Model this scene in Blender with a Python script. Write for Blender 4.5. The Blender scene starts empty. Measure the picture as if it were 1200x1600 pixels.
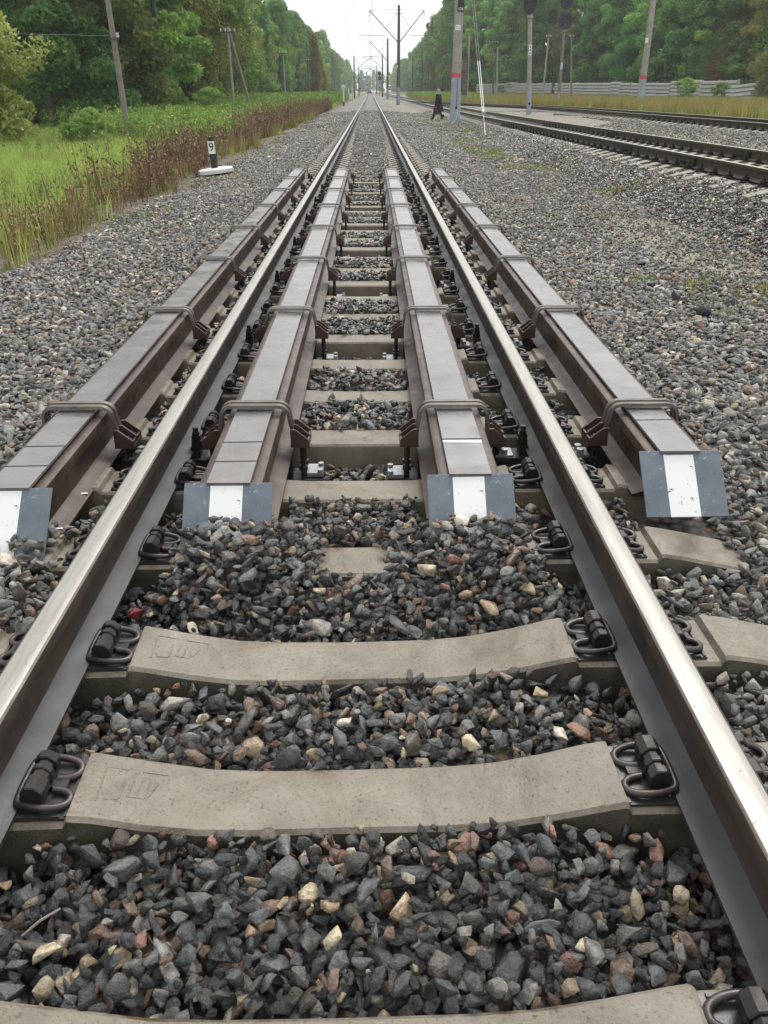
import bpy, bmesh, math, random
import numpy as np
from mathutils import Vector, Matrix, Euler
random.seed(7); rng = np.random.default_rng(7)
R = math.radians
scn = bpy.context.scene
C = scn.collection

# ------------------------------------------------------------------ camera
F_PX, HORIZON, VPX = 1240.0, 142.0, 579.0           # photo pixels (1200 x 1600)
TH = math.atan((800 - HORIZON) / F_PX)
PSI = math.atan((600 - VPX) / F_PX * math.cos(TH))
CAM = Vector((0.057, 0.0, 1.402))
cd = bpy.data.cameras.new('camera'); cam = bpy.data.objects.new('camera', cd); C.objects.link(cam)
cd.sensor_fit = 'VERTICAL'; cd.sensor_height = 36.0; cd.lens = 36.0 * F_PX / 1600.0
cd.clip_start = 0.05; cd.clip_end = 6000
cam.location = CAM; cam.rotation_euler = (math.pi / 2 - TH, 0, -PSI)
scn.camera = cam
# ------------------------------------------------------------------ world, sun, exposure
w = bpy.data.worlds.new('World'); scn.world = w; w.use_nodes = True
nt = w.node_tree; bg = nt.nodes['Background']
sky = nt.nodes.new('ShaderNodeTexSky'); sky.sky_type = 'NISHITA'; sky.sun_disc = False
SUN_EL, SUN_ROT = R(56), R(20)
sky.sun_elevation = SUN_EL; sky.sun_rotation = SUN_ROT; sky.dust_density = 6.0; sky.air_density = 1.0
hs = nt.nodes.new('ShaderNodeHueSaturation'); hs.inputs['Saturation'].default_value = 0.22
mx = nt.nodes.new('ShaderNodeMix'); mx.data_type = 'RGBA'; mx.inputs[0].default_value = 0.62
mx.inputs[7].default_value = (8.7, 9.0, 9.05, 1)      # even cloud layer
nt.links.new(sky.outputs[0], hs.inputs['Color']); nt.links.new(hs.outputs[0], mx.inputs[6])
nt.links.new(mx.outputs[2], bg.inputs[0]); bg.inputs[1].default_value = 0.105
sd = bpy.data.lights.new('sun', 'SUN'); sd.energy = 1.4; sd.angle = R(24); sd.color = (1.0, 0.97, 0.93)
sun = bpy.data.objects.new('sun', sd); C.objects.link(sun)
sun.rotation_euler = (R(-34), 0, R(-20))
sun.location = (0, 0, 60)
scn.view_settings.view_transform = 'Standard'; scn.view_settings.look = 'None'
scn.view_settings.exposure = 0.8; scn.view_settings.gamma = 1.0
scn.render.engine = 'CYCLES'

def ray(px, py):
    x, y = (px - 600) / F_PX, -(py - 800) / F_PX
    f = Vector((math.sin(PSI) * math.cos(TH), math.cos(PSI) * math.cos(TH), -math.sin(TH)))
    r = Vector((math.cos(PSI), -math.sin(PSI), 0)); u = r.cross(f)
    return f + r * x + u * y
def gp(px, py, z=0.0):
    r = ray(px, py); return CAM + r * ((z - CAM.z) / r.z)
def at(px, py, d):                                   # point on a pixel's ray at axial depth d (metres)
    return CAM + ray(px, py) * d

# ------------------------------------------------------------------ materials
MATS = {}
def new_mat(name):
    m = bpy.data.materials.new(name); m.use_nodes = True; MATS[name] = m
    return m, m.node_tree, m.node_tree.nodes['Principled BSDF']
def N(t, kind, **kw):
    n = t.nodes.new(kind)
    for k, v in kw.items(): setattr(n, k, v)
    return n
def ramp(t, stops, interp='LINEAR'):
    n = t.nodes.new('ShaderNodeValToRGB'); cr = n.color_ramp; cr.interpolation = interp
    while len(cr.elements) > 1: cr.elements.remove(cr.elements[-1])
    cr.elements[0].position = stops[0][0]; cr.elements[0].color = (*stops[0][1], 1)
    for p, c in stops[1:]:
        e = cr.elements.new(p); e.color = (*c, 1)
    return n
def noise(t, scale, detail=4, rough=0.6, coord=None, dist=0.0):
    n = t.nodes.new('ShaderNodeTexNoise'); n.inputs['Scale'].default_value = scale
    n.inputs['Detail'].default_value = detail; n.inputs['Roughness'].default_value = rough
    n.inputs['Distortion'].default_value = dist
    if coord is not None: t.links.new(coord, n.inputs['Vector'])
    return n
def mixc(t, fac, a, b, blend='MIX'):
    n = t.nodes.new('ShaderNodeMix'); n.data_type = 'RGBA'; n.blend_type = blend
    for i, v in ((0, fac), (6, a), (7, b)):
        if isinstance(v, bpy.types.NodeSocket): t.links.new(v, n.inputs[i])
        elif isinstance(v, (int, float)): n.inputs[i].default_value = v
        else: n.inputs[i].default_value = (*v, 1)
    return n.outputs[2]
def math_n(t, op, a, b=None):
    n = t.nodes.new('ShaderNodeMath'); n.operation = op
    for i, v in enumerate((a, b)):
        if v is None: continue
        if isinstance(v, bpy.types.NodeSocket): t.links.new(v, n.inputs[i])
        else: n.inputs[i].default_value = v
    return n.outputs[0]
def mrange(t, v, a, b, c=0.0, d=1.0):
    n = t.nodes.new('ShaderNodeMapRange'); t.links.new(v, n.inputs[0])
    for i, q in enumerate((a, b, c, d)): n.inputs[i + 1].default_value = q
    return n.outputs[0]
def bump(t, h, dist, strength=1.0, bsdf=None):
    n = t.nodes.new('ShaderNodeBump'); n.inputs['Distance'].default_value = dist
    n.inputs['Strength'].default_value = strength
    t.links.new(h, n.inputs['Height'])
    if bsdf: t.links.new(n.outputs[0], bsdf.inputs['Normal'])
    return n
def geo_pos(t): return t.nodes.new('ShaderNodeNewGeometry').outputs['Position']
def obj_co(t): return t.nodes.new('ShaderNodeTexCoord').outputs['Object']

def mottled(name, c1, c2, scale=6, rough=(0.4, 0.7), metal=0.0, bscale=60, bdist=0.001, spec=0.5, c3=None, world=True, detail=6):
    m, t, b = new_mat(name)
    co = geo_pos(t) if world else obj_co(t)
    n1 = noise(t, scale, detail, 0.65, co)
    col = ramp(t, [(0.3, c1), (0.7, c2)] if c3 is None else [(0.25, c1), (0.52, c2), (0.74, c3)])
    t.links.new(n1.outputs[0], col.inputs[0]); t.links.new(col.outputs[0], b.inputs['Base Color'])
    n2 = noise(t, scale * 2.3, 3, 0.5, co)
    t.links.new(mrange(t, n2.outputs[0], 0.3, 0.7, *rough), b.inputs['Roughness'])
    b.inputs['Metallic'].default_value = metal; b.inputs['Specular IOR Level'].default_value = spec
    n3 = noise(t, bscale, 5, 0.6, co); bump(t, n3.outputs[0], bdist, 1.0, b)
    return m

def mat_concrete():
    m, t, b = new_mat('concrete'); co = geo_pos(t)
    n1 = noise(t, 7, 7, .7, co); n2 = noise(t, 120, 4, .75, co); n3 = noise(t, 3.4, 7, .75, co, 1.2)
    c = ramp(t, [(.25, (.145, .128, .100)), (.5, (.205, .184, .148)), (.75, (.26, .237, .195))]); t.links.new(n1.outputs[0], c.inputs[0])
    sp = ramp(t, [(.32, (.35, .33, .30)), (.43, (.92, .92, .92)), (.66, (1.0, 1.0, 1.0)), (.74, (1.3, 1.3, 1.28))]); t.links.new(n2.outputs[0], sp.inputs[0])
    st = ramp(t, [(.38, (.50, .43, .33)), (.48, (.84, .80, .74)), (.58, (1.04, 1.04, 1.04))]); t.links.new(n3.outputs[0], st.inputs[0])
    col = mixc(t, 1.0, mixc(t, 1.0, c.outputs[0], sp.outputs[0], 'MULTIPLY'), st.outputs[0], 'MULTIPLY'); t.links.new(col, b.inputs['Base Color'])
    t.links.new(mrange(t, n3.outputs[0], .35, .6, .32, .75), b.inputs['Roughness'])
    vo = N(t, 'ShaderNodeTexVoronoi'); vo.inputs['Scale'].default_value = 60; t.links.new(co, vo.inputs['Vector'])
    pit = mrange(t, vo.outputs['Distance'], .0, .22)
    bump(t, math_n(t, 'ADD', math_n(t, 'MULTIPLY', n2.outputs[0], .7), math_n(t, 'ADD', math_n(t, 'MULTIPLY', pit, .6), math_n(t, 'MULTIPLY', n1.outputs[0], 2.0))), .002, 1.0, b)
mat_concrete()
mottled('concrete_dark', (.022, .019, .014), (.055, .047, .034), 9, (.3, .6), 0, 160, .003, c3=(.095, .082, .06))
mottled('concrete_pale', (.36, .355, .34), (.52, .515, .50), 5, (.6, .9), 0, 90, .0015)
mottled('mast_concrete', (.25, .235, .21), (.36, .34, .31), 2.5, (.6, .9), 0, 40, .002)
mottled('mast_paint', (.24, .29, .33), (.34, .38, .41), 3, (.5, .8), 0, 40, .001)
mottled('red_paint', (.45, .06, .07), (.58, .10, .10), 5, (.5, .8), 0, 40, .001)
mottled('white_paint', (.66, .66, .64), (.82, .82, .80), 8, (.45, .7), 0, 60, .0006)
mottled('black_paint', (.012, .012, .014), (.03, .03, .032), 8, (.35, .6), 0, 60, .0006)
mottled('sign_navy', (.012, .016, .026), (.025, .03, .045), 3, (.45, .7), 0, 40, .0006)
mottled('rail_side', (.022, .017, .013), (.055, .042, .033), 5, (.28, .55), .15, 120, .0007, c3=(.075, .055, .04))
mottled('rail_foot', (.026, .026, .028), (.050, .050, .053), 3, (.36, .60), .0, 150, .0010, c3=(.050, .040, .034), spec=.35)
mottled('bundle_side', (.022, .014, .010), (.055, .034, .025), 6, (.28, .55), .15, 110, .0012, c3=(.11, .082, .06))  # rust brown, albedo lowered to put the shade of the sides into the colour
mottled('bundle_top', (.13, .122, .118), (.215, .207, .205), 2.6, (.14, .42), .5, 60, .0010, c3=(.15, .128, .115), detail=7)
mottled('strap_steel', (.05, .036, .028), (.13, .112, .10), 11, (.25, .55), .35, 120, .0014, c3=(.20, .175, .155))
mottled('bracket_steel', (.045, .028, .023), (.085, .052, .04), 9, (.3, .6), .2, 120, .0007)
mottled('clip_steel', (.030, .025, .023), (.075, .065, .06), 14, (.25, .5), .4, 200, .0005)
mottled('anchor_iron', (.015, .013, .012), (.042, .036, .032), 14, (.35, .6), .3, 200, .0008)
mottled('pad_rubber', (.018, .018, .018), (.05, .048, .046), 12, (.25, .5), 0, 120, .0005)
mottled('galvanised', (.22, .23, .235), (.36, .37, .375), 14, (.25, .5), .5, 120, .0005)
mottled('wood_grey', (.16, .135, .115), (.27, .235, .20), 3, (.7, .95), 0, 30, .003)
mottled('wood_dark', (.07, .05, .038), (.15, .115, .09), 3, (.7, .95), 0, 30, .003)
mottled('wire', (.10, .105, .10), (.18, .185, .18), 3, (.5, .7), .3, 30, .0003)
mottled('mast_dark', (.07, .065, .06), (.14, .13, .12), 2.5, (.6, .9), 0, 40, .002)
mottled('bark', (.05, .04, .03), (.13, .105, .08), 4, (.8, 1.0), 0, 12, .02)
mottled('bark_birch', (.10, .095, .085), (.55, .53, .49), 2.2, (.7, .95), 0, 12, .01)
mottled('skin', (.40, .26, .20), (.46, .31, .24), 9, (.5, .6), 0, 60, .0003)
mottled('coat_cloth', (.008, .009, .012), (.018, .019, .024), 9, (.8, .95), 0, 200, .001)
mottled('skirt_cloth', (.055, .012, .06), (.095, .025, .10), 9, (.75, .9), 0, 200, .001)
mottled('scarf_cloth', (.18, .16, .165), (.36, .33, .325), 25, (.8, .95), 0, 200, .001)
mottled('leather', (.01, .01, .01), (.025, .022, .022), 9, (.35, .5), 0, 200, .0006)
mottled('glass_dark', (.01, .01, .012), (.02, .02, .022), 9, (.08, .15), 0, 10, .0001)
mottled('car_blue', (.03, .05, .09), (.045, .07, .12), 3, (.25, .35), .2, 10, .0001)

def emit_mat(name, col, s):
    m, t, b = new_mat(name); b.inputs['Base Color'].default_value = (*col, 1)
    b.inputs['Emission Color'].default_value = (*col, 1); b.inputs['Emission Strength'].default_value = s
emit_mat('red_lamp', (.42, .02, .04), .22)

def mat_running():                                   # polished wheel band, scuffed
    m, t, b = new_mat('rail_running'); co = geo_pos(t)
    mp = N(t, 'ShaderNodeMapping'); t.links.new(co, mp.inputs[0]); mp.inputs['Scale'].default_value = (30, 1.6, 30)
    n1 = noise(t, 2.0, 6, .65, mp.outputs[0]); n2 = noise(t, 45, 5, .7, co)
    c = ramp(t, [(.22, (.20, .185, .16)), (.5, (.295, .28, .255)), (.78, (.38, .367, .342))])
    t.links.new(n1.outputs[0], c.inputs[0])
    sp = ramp(t, [(.28, (.35, .30, .26)), (.36, (1, 1, 1))]); t.links.new(n2.outputs[0], sp.inputs[0])
    t.links.new(mixc(t, 1.0, c.outputs[0], sp.outputs[0], 'MULTIPLY'), b.inputs['Base Color'])
    b.inputs['Metallic'].default_value = .35
    t.links.new(mrange(t, n1.outputs[0], .3, .7, .50, .36), b.inputs['Roughness'])
    bump(t, n2.outputs[0], .0004, 1.0, b)
mat_running()

def mat_stone(name, stops, rough, val=(.55, 1.35), spec=.5):
    m, t, b = new_mat(name)
    oi = N(t, 'ShaderNodeObjectInfo'); co = obj_co(t)
    c = ramp(t, stops, 'CONSTANT'); t.links.new(oi.outputs['Random'], c.inputs[0])
    off = N(t, 'ShaderNodeVectorMath', operation='SCALE'); off.inputs[3].default_value = 37.0
    cmb = N(t, 'ShaderNodeCombineXYZ')
    for i in range(3): t.links.new(oi.outputs['Random'], cmb.inputs[i])
    t.links.new(cmb.outputs[0], off.inputs[0])
    add = N(t, 'ShaderNodeVectorMath', operation='ADD'); t.links.new(co, add.inputs[0]); t.links.new(off.outputs[0], add.inputs[1])
    n1 = noise(t, 1.6, 5, .65, add.outputs[0]); n2 = noise(t, 7.0, 6, .75, add.outputs[0])
    v = mrange(t, n1.outputs[0], .25, .75, *val)
    hsv = N(t, 'ShaderNodeHueSaturation'); t.links.new(c.outputs[0], hsv.inputs['Color']); t.links.new(v, hsv.inputs['Value'])
    fr = math_n(t, 'FRACT', math_n(t, 'MULTIPLY', oi.outputs['Random'], 173.7))
    v2 = mrange(t, fr, 0, 1, .6, 1.35)
    hsv2 = N(t, 'ShaderNodeHueSaturation'); t.links.new(hsv.outputs[0], hsv2.inputs['Color']); t.links.new(v2, hsv2.inputs['Value'])
    spk = ramp(t, [(.35, (.72, .72, .72)), (.6, (1.15, 1.15, 1.15))]); t.links.new(n2.outputs[0], spk.inputs[0])
    t.links.new(mixc(t, 1.0, hsv2.outputs[0], spk.outputs[0], 'MULTIPLY'), b.inputs['Base Color'])
    t.links.new(mrange(t, n1.outputs[0], .3, .7, *rough), b.inputs['Roughness'])
    b.inputs['Specular IOR Level'].default_value = spec
    hsum = math_n(t, 'ADD', math_n(t, 'MULTIPLY', n1.outputs[0], 1.5), math_n(t, 'MULTIPLY', n2.outputs[0], .45))
    bump(t, hsum, .0062, 1.0, b)
    return m
WET = [(0, (.034, .036, .036)), (.13, (.056, .060, .060)), (.31, (.082, .087, .088)), (.46, (.120, .122, .118)), (.57, (.058, .053, .046)), (.65, (.165, .157, .142)),
       (.73, (.10, .086, .072)), (.79, (.155, .105, .078)), (.84, (.31, .23, .145)), (.885, (.22, .12, .085)), (.915, (.43, .36, .25)), (.95, (.27, .25, .22)), (.985, (.52, .47, .38))]
DRY = [(0, (0.116, 0.117, 0.113)), (0.2, (0.159, 0.161, 0.153)), (0.42, (0.207, 0.205, 0.19)), (0.6, (0.262, 0.25, 0.226)), (0.72, (0.146, 0.133, 0.113)), (0.8, (0.329, 0.303, 0.254)), (0.86, (0.244, 0.184, 0.141)), (0.91, (0.39, 0.315, 0.215)), (0.945, (0.268, 0.161, 0.113)), (0.97, (0.512, 0.458, 0.362))]
mat_stone('stone_wet', WET, (.12, .36), (.42, 1.55), .7); mat_stone('stone_dry', DRY, (.45, .8), spec=.4)
mat_stone('stone_red', [(0, (.50, .10, .11))], (.45, .7)); mat_stone('stone_black', [(0, (.014, .014, .015))], (.3, .6))
mat_stone('stone_white', [(0, (.62, .57, .46))], (.45, .7), (.8, 1.1))
mat_stone('stone_orange', [(0, (.30, .15, .06))], (.3, .55))
mat_stone('stone_brown', [(0, (.10, .078, .066))], (.22, .4), (.8, 1.15))

def mat_gravel(name, wet):                           # bed beneath and beyond the modelled stones
    m, t, b = new_mat(name); co = geo_pos(t)
    vo = N(t, 'ShaderNodeTexVoronoi'); vo.inputs['Scale'].default_value = 21; t.links.new(co, vo.inputs['Vector'])
    sep = N(t, 'ShaderNodeSeparateColor'); t.links.new(vo.outputs['Color'], sep.inputs[0])
    c = ramp(t, (WET if wet else DRY), 'CONSTANT'); t.links.new(sep.outputs[0], c.inputs[0])
    edge = ramp(t, [(.25, (1, 1, 1)), (.75, (.35, .35, .35))]); t.links.new(vo.outputs['Distance'], edge.inputs[0])
    col = mixc(t, 1.0, c.outputs[0], edge.outputs[0], 'MULTIPLY')
    if not wet:
        xyz = N(t, 'ShaderNodeSeparateXYZ'); t.links.new(co, xyz.inputs[0])
        n1 = noise(t, .55, 6, .65, co); n2 = noise(t, 3.5, 4, .6, co)
        band = math_n(t, 'MULTIPLY', mrange(t, xyz.outputs[0], 2.3, 3.2), mrange(t, xyz.outputs[0], 4.7, 4.1))
        band2 = math_n(t, 'MULTIPLY', mrange(t, xyz.outputs[0], 7.3, 7.9), mrange(t, xyz.outputs[0], 9.8, 9.0))
        band = math_n(t, 'MAXIMUM', band, band2)
        mk = math_n(t, 'MULTIPLY', mrange(t, n1.outputs[0], .30, .5), band)
        soil = ramp(t, [(.35, (.12, .102, .072)), (.52, (.20, .178, .13)), (.66, (.175, .18, .075))]); t.links.new(n2.outputs[0], soil.inputs[0])
        col = mixc(t, math_n(t, 'MULTIPLY', mk, .82), col, soil.outputs[0])
        mk2 = math_n(t, 'MULTIPLY', mrange(t, n1.outputs[0], .42, .58), mrange(t, xyz.outputs[0], -2.5, -3.5))
        soil2 = ramp(t, [(.35, (.10, .075, .045)), (.55, (.15, .12, .06)), (.68, (.12, .15, .045))]); t.links.new(n2.outputs[0], soil2.inputs[0])
        col = mixc(t, mk2, col, soil2.outputs[0])
    t.links.new(col, b.inputs['Base Color']); b.inputs['Roughness'].default_value = .45 if wet else .75
    inv = math_n(t, 'SUBTRACT', 1.0, vo.outputs['Distance'])
    bump(t, inv, .03, 1.0, b)
mat_gravel('gravel_dry', False); mat_gravel('gravel_wet', True)

def mat_plate():                                     # board: blue grey, white band, chipped paint
    m, t, b = new_mat('plate_paint'); co = obj_co(t)
    xyz = N(t, 'ShaderNodeSeparateXYZ'); t.links.new(co, xyz.inputs[0])
    inside = math_n(t, 'LESS_THAN', math_n(t, 'ABSOLUTE', math_n(t, 'ADD', xyz.outputs[0], .006)), .056)
    n1 = noise(t, 55, 5, .75, co); n2 = noise(t, 8, 3, .6, co)
    blue = ramp(t, [(.3, (.085, .107, .132)), (.7, (.135, .158, .182))]); t.links.new(n2.outputs[0], blue.inputs[0])
    bl2 = mixc(t, mrange(t, n1.outputs[0], .60, .68), blue.outputs[0], (.32, .36, .40))
    bl3 = mixc(t, mrange(t, n1.outputs[0], .33, .30), bl2, (.02, .03, .045))
    n3 = noise(t, 26, 5, .75, co, .6)
    wh = mixc(t, mrange(t, n3.outputs[0], .385, .365), (.74, .74, .725), (.10, .09, .08))
    t.links.new(mixc(t, inside, bl3, wh), b.inputs['Base Color']); b.inputs['Roughness'].default_value = .4
mat_plate()

def mat_leaf(name, c1, c2, c3=None, trans=.35):
    m, t, b = new_mat(name)
    at_ = N(t, 'ShaderNodeAttribute'); at_.attribute_name = 'tint'; oi = N(t, 'ShaderNodeObjectInfo')
    c = ramp(t, [(0, c1), (.6, c2), (1, c3 or c2)]); t.links.new(at_.outputs['Fac'], c.inputs[0])
    hsv = N(t, 'ShaderNodeHueSaturation'); t.links.new(c.outputs[0], hsv.inputs['Color'])
    t.links.new(mrange(t, oi.outputs['Random'], 0, 1, .7, 1.4), hsv.inputs['Value'])
    fr = math_n(t, 'FRACT', math_n(t, 'MULTIPLY', oi.outputs['Random'], 91.3))
    t.links.new(mrange(t, fr, 0, 1, .468, .522), hsv.inputs['Hue'])
    t.links.new(hsv.outputs[0], b.inputs['Base Color']); b.inputs['Roughness'].default_value = .55
    b.inputs['Specular IOR Level'].default_value = .25
    tr = N(t, 'ShaderNodeBsdfTranslucent'); t.links.new(hsv.outputs[0], tr.inputs[0])
    ms = N(t, 'ShaderNodeMixShader'); ms.inputs[0].default_value = trans
    t.links.new(b.outputs[0], ms.inputs[1]); t.links.new(tr.outputs[0], ms.inputs[2])
    t.links.new(ms.outputs[0], t.nodes['Material Output'].inputs[0])
mat_leaf('leaf_dark', (0.0808, 0.1637, 0.0447), (0.147, 0.2994, 0.0714), (0.2572, 0.4411, 0.1005))
mat_leaf('leaf_mid', (0.1134, 0.216, 0.0449), (0.2106, 0.36, 0.0816), (0.3564, 0.5184, 0.1224))
mat_leaf('leaf_olive', (0.132, 0.1749, 0.0413), (0.2516, 0.2918, 0.0788), (0.4076, 0.4201, 0.1313))
mat_leaf('leaf_yellow', (0.161, 0.138, 0.0287), (0.299, 0.23, 0.046), (0.391, 0.299, 0.069))
mat_leaf('leaf_spruce', (0.0337, 0.0778, 0.0311), (0.0702, 0.1426, 0.0506), (0.1123, 0.2074, 0.068), .1)
mat_leaf('leaf_bush', (0.0869, 0.1738, 0.0417), (0.1641, 0.2992, 0.075), (0.251, 0.4055, 0.1168))
mat_leaf('grass_green', (0.2016, 0.2968, 0.0525), (0.2912, 0.4032, 0.0893), (0.4032, 0.4816, 0.1575), .5)
mat_leaf('grass_yellow', (.14, .14, .04), (.25, .225, .075), (.36, .30, .13))
mat_leaf('weed_green', (0.1013, 0.198, 0.0364), (0.19, 0.3144, 0.0607), (0.329, 0.3959, 0.1013))
mat_leaf('weed_dry', (0.0968, 0.0574, 0.0352), (0.1828, 0.115, 0.0684), (0.3441, 0.236, 0.1368), .15)
mat_leaf('moss_green', (.12, .17, .025), (.20, .25, .05), (.28, .30, .09))

def mat_ground():
    m, t, b = new_mat('ground_soil'); co = geo_pos(t)
    n1 = noise(t, .35, 6, .65, co); n2 = noise(t, 6, 5, .65, co)
    c = ramp(t, [(.3, (.09, .135, .03)), (.5, (.13, .18, .045)), (.68, (.18, .18, .07))]); t.links.new(n1.outputs[0], c.inputs[0])
    d = ramp(t, [(.3, (.55, .55, .55)), (.7, (1.2, 1.2, 1.2))]); t.links.new(n2.outputs[0], d.inputs[0])
    xyz = N(t, 'ShaderNodeSeparateXYZ'); t.links.new(co, xyz.inputs[0])
    fx = math_n(t, 'ADD', xyz.outputs[0], math_n(t, 'MULTIPLY', n1.outputs[0], 2.0))
    soilc = ramp(t, [(.35, (.07, .052, .034)), (.6, (.125, .098, .062)), (.7, (.12, .13, .05))]); t.links.new(n2.outputs[0], soilc.inputs[0])
    gcol = mixc(t, 1.0, c.outputs[0], d.outputs[0], 'MULTIPLY')
    t.links.new(mixc(t, math_n(t, 'MULTIPLY', mrange(t, fx, -4.4, -3.3), mrange(t, fx, 13.5, 12.5)), gcol, soilc.outputs[0]), b.inputs['Base Color']); b.inputs['Roughness'].default_value = .9
    bump(t, n2.outputs[0], .08, 1.0, b)
mat_ground()

# ------------------------------------------------------------------ mesh helpers
def tagp(o, label=None, cat=None, group=None, kind=None):
    if label: o['label'] = label
    if cat: o['category'] = cat
    if group: o['group'] = group
    if kind: o['kind'] = kind
    return o
def empty(name, loc=(0, 0, 0), rz=0.0, label=None, cat=None, group=None):
    o = bpy.data.objects.new(name, None); C.objects.link(o); o.empty_display_size = .1
    o.location = loc; o.rotation_euler = (0, 0, rz)
    return tagp(o, label, cat, group)
class MB:
    def __init__(s): s.v = []; s.f = []; s.m = []
    def add(s, vs, fs, mi=0):
        o = len(s.v); s.v += [tuple(p) for p in vs]
        for f in fs: s.f.append(tuple(i + o for i in f)); s.m.append(mi)
    def box(s, c, size, rot=None, mi=0, top=1.0, ch=0.0):
        x, y, z = (q / 2 for q in size)
        vs = [Vector(p) for p in ((-x, -y, -z), (x, -y, -z), (x, y, -z), (-x, y, -z), (-x * top, -y * top, z), (x * top, -y * top, z), (x * top, y * top, z), (-x * top, y * top, z))]
        if rot is not None: vs = [rot @ p for p in vs]
        c = Vector(c)
        s.add([p + c for p in vs], [(0, 3, 2, 1), (4, 5, 6, 7), (0, 1, 5, 4), (1, 2, 6, 5), (2, 3, 7, 6), (3, 0, 4, 7)], mi)
    def tube(s, pts, rad, n=8, caps=True, mi=0, closed=False):
        pts = [Vector(p) for p in pts]; k = len(pts)
        if not hasattr(rad, '__len__'): rad = [rad] * k
        rings = []; up = None
        for i, p in enumerate(pts):
            a = pts[i - 1] if i else p; b_ = pts[i + 1] if i < k - 1 else p
            d = (b_ - a).normalized()
            if up is None:
                up = Vector((0, 0, 1)) if abs(d.z) < .9 else Vector((1, 0, 0))
            x = d.cross(up)
            if x.length < 1e-5: x = d.cross(Vector((0, 1, .1)))
            x.normalize(); y = x.cross(d); up = y
            rings.append([p + (x * math.cos(2 * math.pi * j / n) + y * math.sin(2 * math.pi * j / n)) * rad[i] for j in range(n)])
        vs = [q for r in rings for q in r]; fs = []
        for i in range(k - 1):
            for j in range(n):
                fs.append((i * n + j, i * n + (j + 1) % n, (i + 1) * n + (j + 1) % n, (i + 1) * n + j))
        if caps: fs += [tuple(range(n))[::-1], tuple((k - 1) * n + j for j in range(n))]
        s.add(vs, fs, mi)
    def cyl(s, a, b, r, n=12, mi=0, r2=None): s.tube([a, b], [r, r if r2 is None else r2], n, True, mi)
    def loft(s, rings, caps=True, mi=0):
        n = len(rings[0]); vs = [q for r in rings for q in r]; fs = []
        for i in range(len(rings) - 1):
            for j in range(n): fs.append((i * n + j, i * n + (j + 1) % n, (i + 1) * n + (j + 1) % n, (i + 1) * n + j))
        if caps: fs += [tuple(range(n))[::-1], tuple((len(rings) - 1) * n + j for j in range(n))]
        s.add(vs, fs, mi)
    def mesh(s, name, mats, smooth=None):
        me = bpy.data.meshes.new(name); me.from_pydata(s.v, [], s.f)
        for q in ([mats] if isinstance(mats, str) else mats): me.materials.append(MATS[q])
        if any(s.m): me.polygons.foreach_set('material_index', s.m)
        bm = bmesh.new(); bm.from_mesh(me); bmesh.ops.recalc_face_normals(bm, faces=bm.faces)
        if smooth:
            for f in bm.faces: f.smooth = True
            for e in bm.edges:
                if len(e.link_faces) == 2 and e.calc_face_angle(0) > R(smooth): e.smooth = False
        bm.to_mesh(me); bm.free(); me.update()
        return me
    def build(s, name, mats, parent=None, smooth=None, loc=None):
        return link(name, s.mesh(name, mats, smooth), parent, loc)
def link(name, me, parent=None, loc=None):
    o = bpy.data.objects.new(name, me); C.objects.link(o)
    if parent is not None: o.parent = parent
    if loc is not None: o.location = loc
    return o
def copy_tree(o, parent=None):
    c = o.copy(); C.objects.link(c); c.parent = parent
    for ch in list(o.children): copy_tree(ch, c)
    return c
def smooth_path(pts, n=6):
    pts = [Vector(p) for p in pts]; out = []
    for i in range(len(pts) - 1):
        p0 = pts[max(i - 1, 0)]; p1 = pts[i]; p2 = pts[i + 1]; p3 = pts[min(i + 2, len(pts) - 1)]
        for k in range(n):
            t = k / n
            out.append(.5 * ((2 * p1) + (-p0 + p2) * t + (2 * p0 - 5 * p1 + 4 * p2 - p3) * t * t + (-p0 + 3 * p1 - 3 * p2 + p3) * t ** 3))
    return out + [pts[-1]]
def np_mesh(name, verts, faces, mats, tint=None, smooth=False):
    me = bpy.data.meshes.new(name); nv = len(verts); nf = len(faces); k = faces.shape[1]
    me.vertices.add(nv); me.vertices.foreach_set('co', np.asarray(verts, np.float32).ravel())
    me.loops.add(nf * k); me.loops.foreach_set('vertex_index', faces.astype(np.int32).ravel())
    me.polygons.add(nf); me.polygons.foreach_set('loop_start', np.arange(0, nf * k, k, dtype=np.int32))
    if smooth: me.polygons.foreach_set('use_smooth', np.ones(nf, bool))
    me.update(calc_edges=True)
    for q in ([mats] if isinstance(mats, str) else mats): me.materials.append(MATS[q])
    if tint is not None:
        a = me.attributes.new('tint', 'FLOAT', 'FACE'); a.data.foreach_set('value', np.asarray(tint, np.float32))
    return me
def text_mesh(s, size, mat, name='lettering'):
    cu = bpy.data.curves.new('txt', 'FONT'); cu.body = s; cu.size = size; cu.extrude = .003
    cu.align_x = 'CENTER'; cu.align_y = 'CENTER'; cu.resolution_u = 3
    o = bpy.data.objects.new('txt', cu); C.objects.link(o)
    dg = bpy.context.evaluated_depsgraph_get(); me = bpy.data.meshes.new_from_object(o.evaluated_get(dg))
    bpy.data.objects.remove(o); bpy.data.curves.remove(cu)
    me.name = name; me.materials.clear(); me.materials.append(MATS[mat])
    return me

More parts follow.
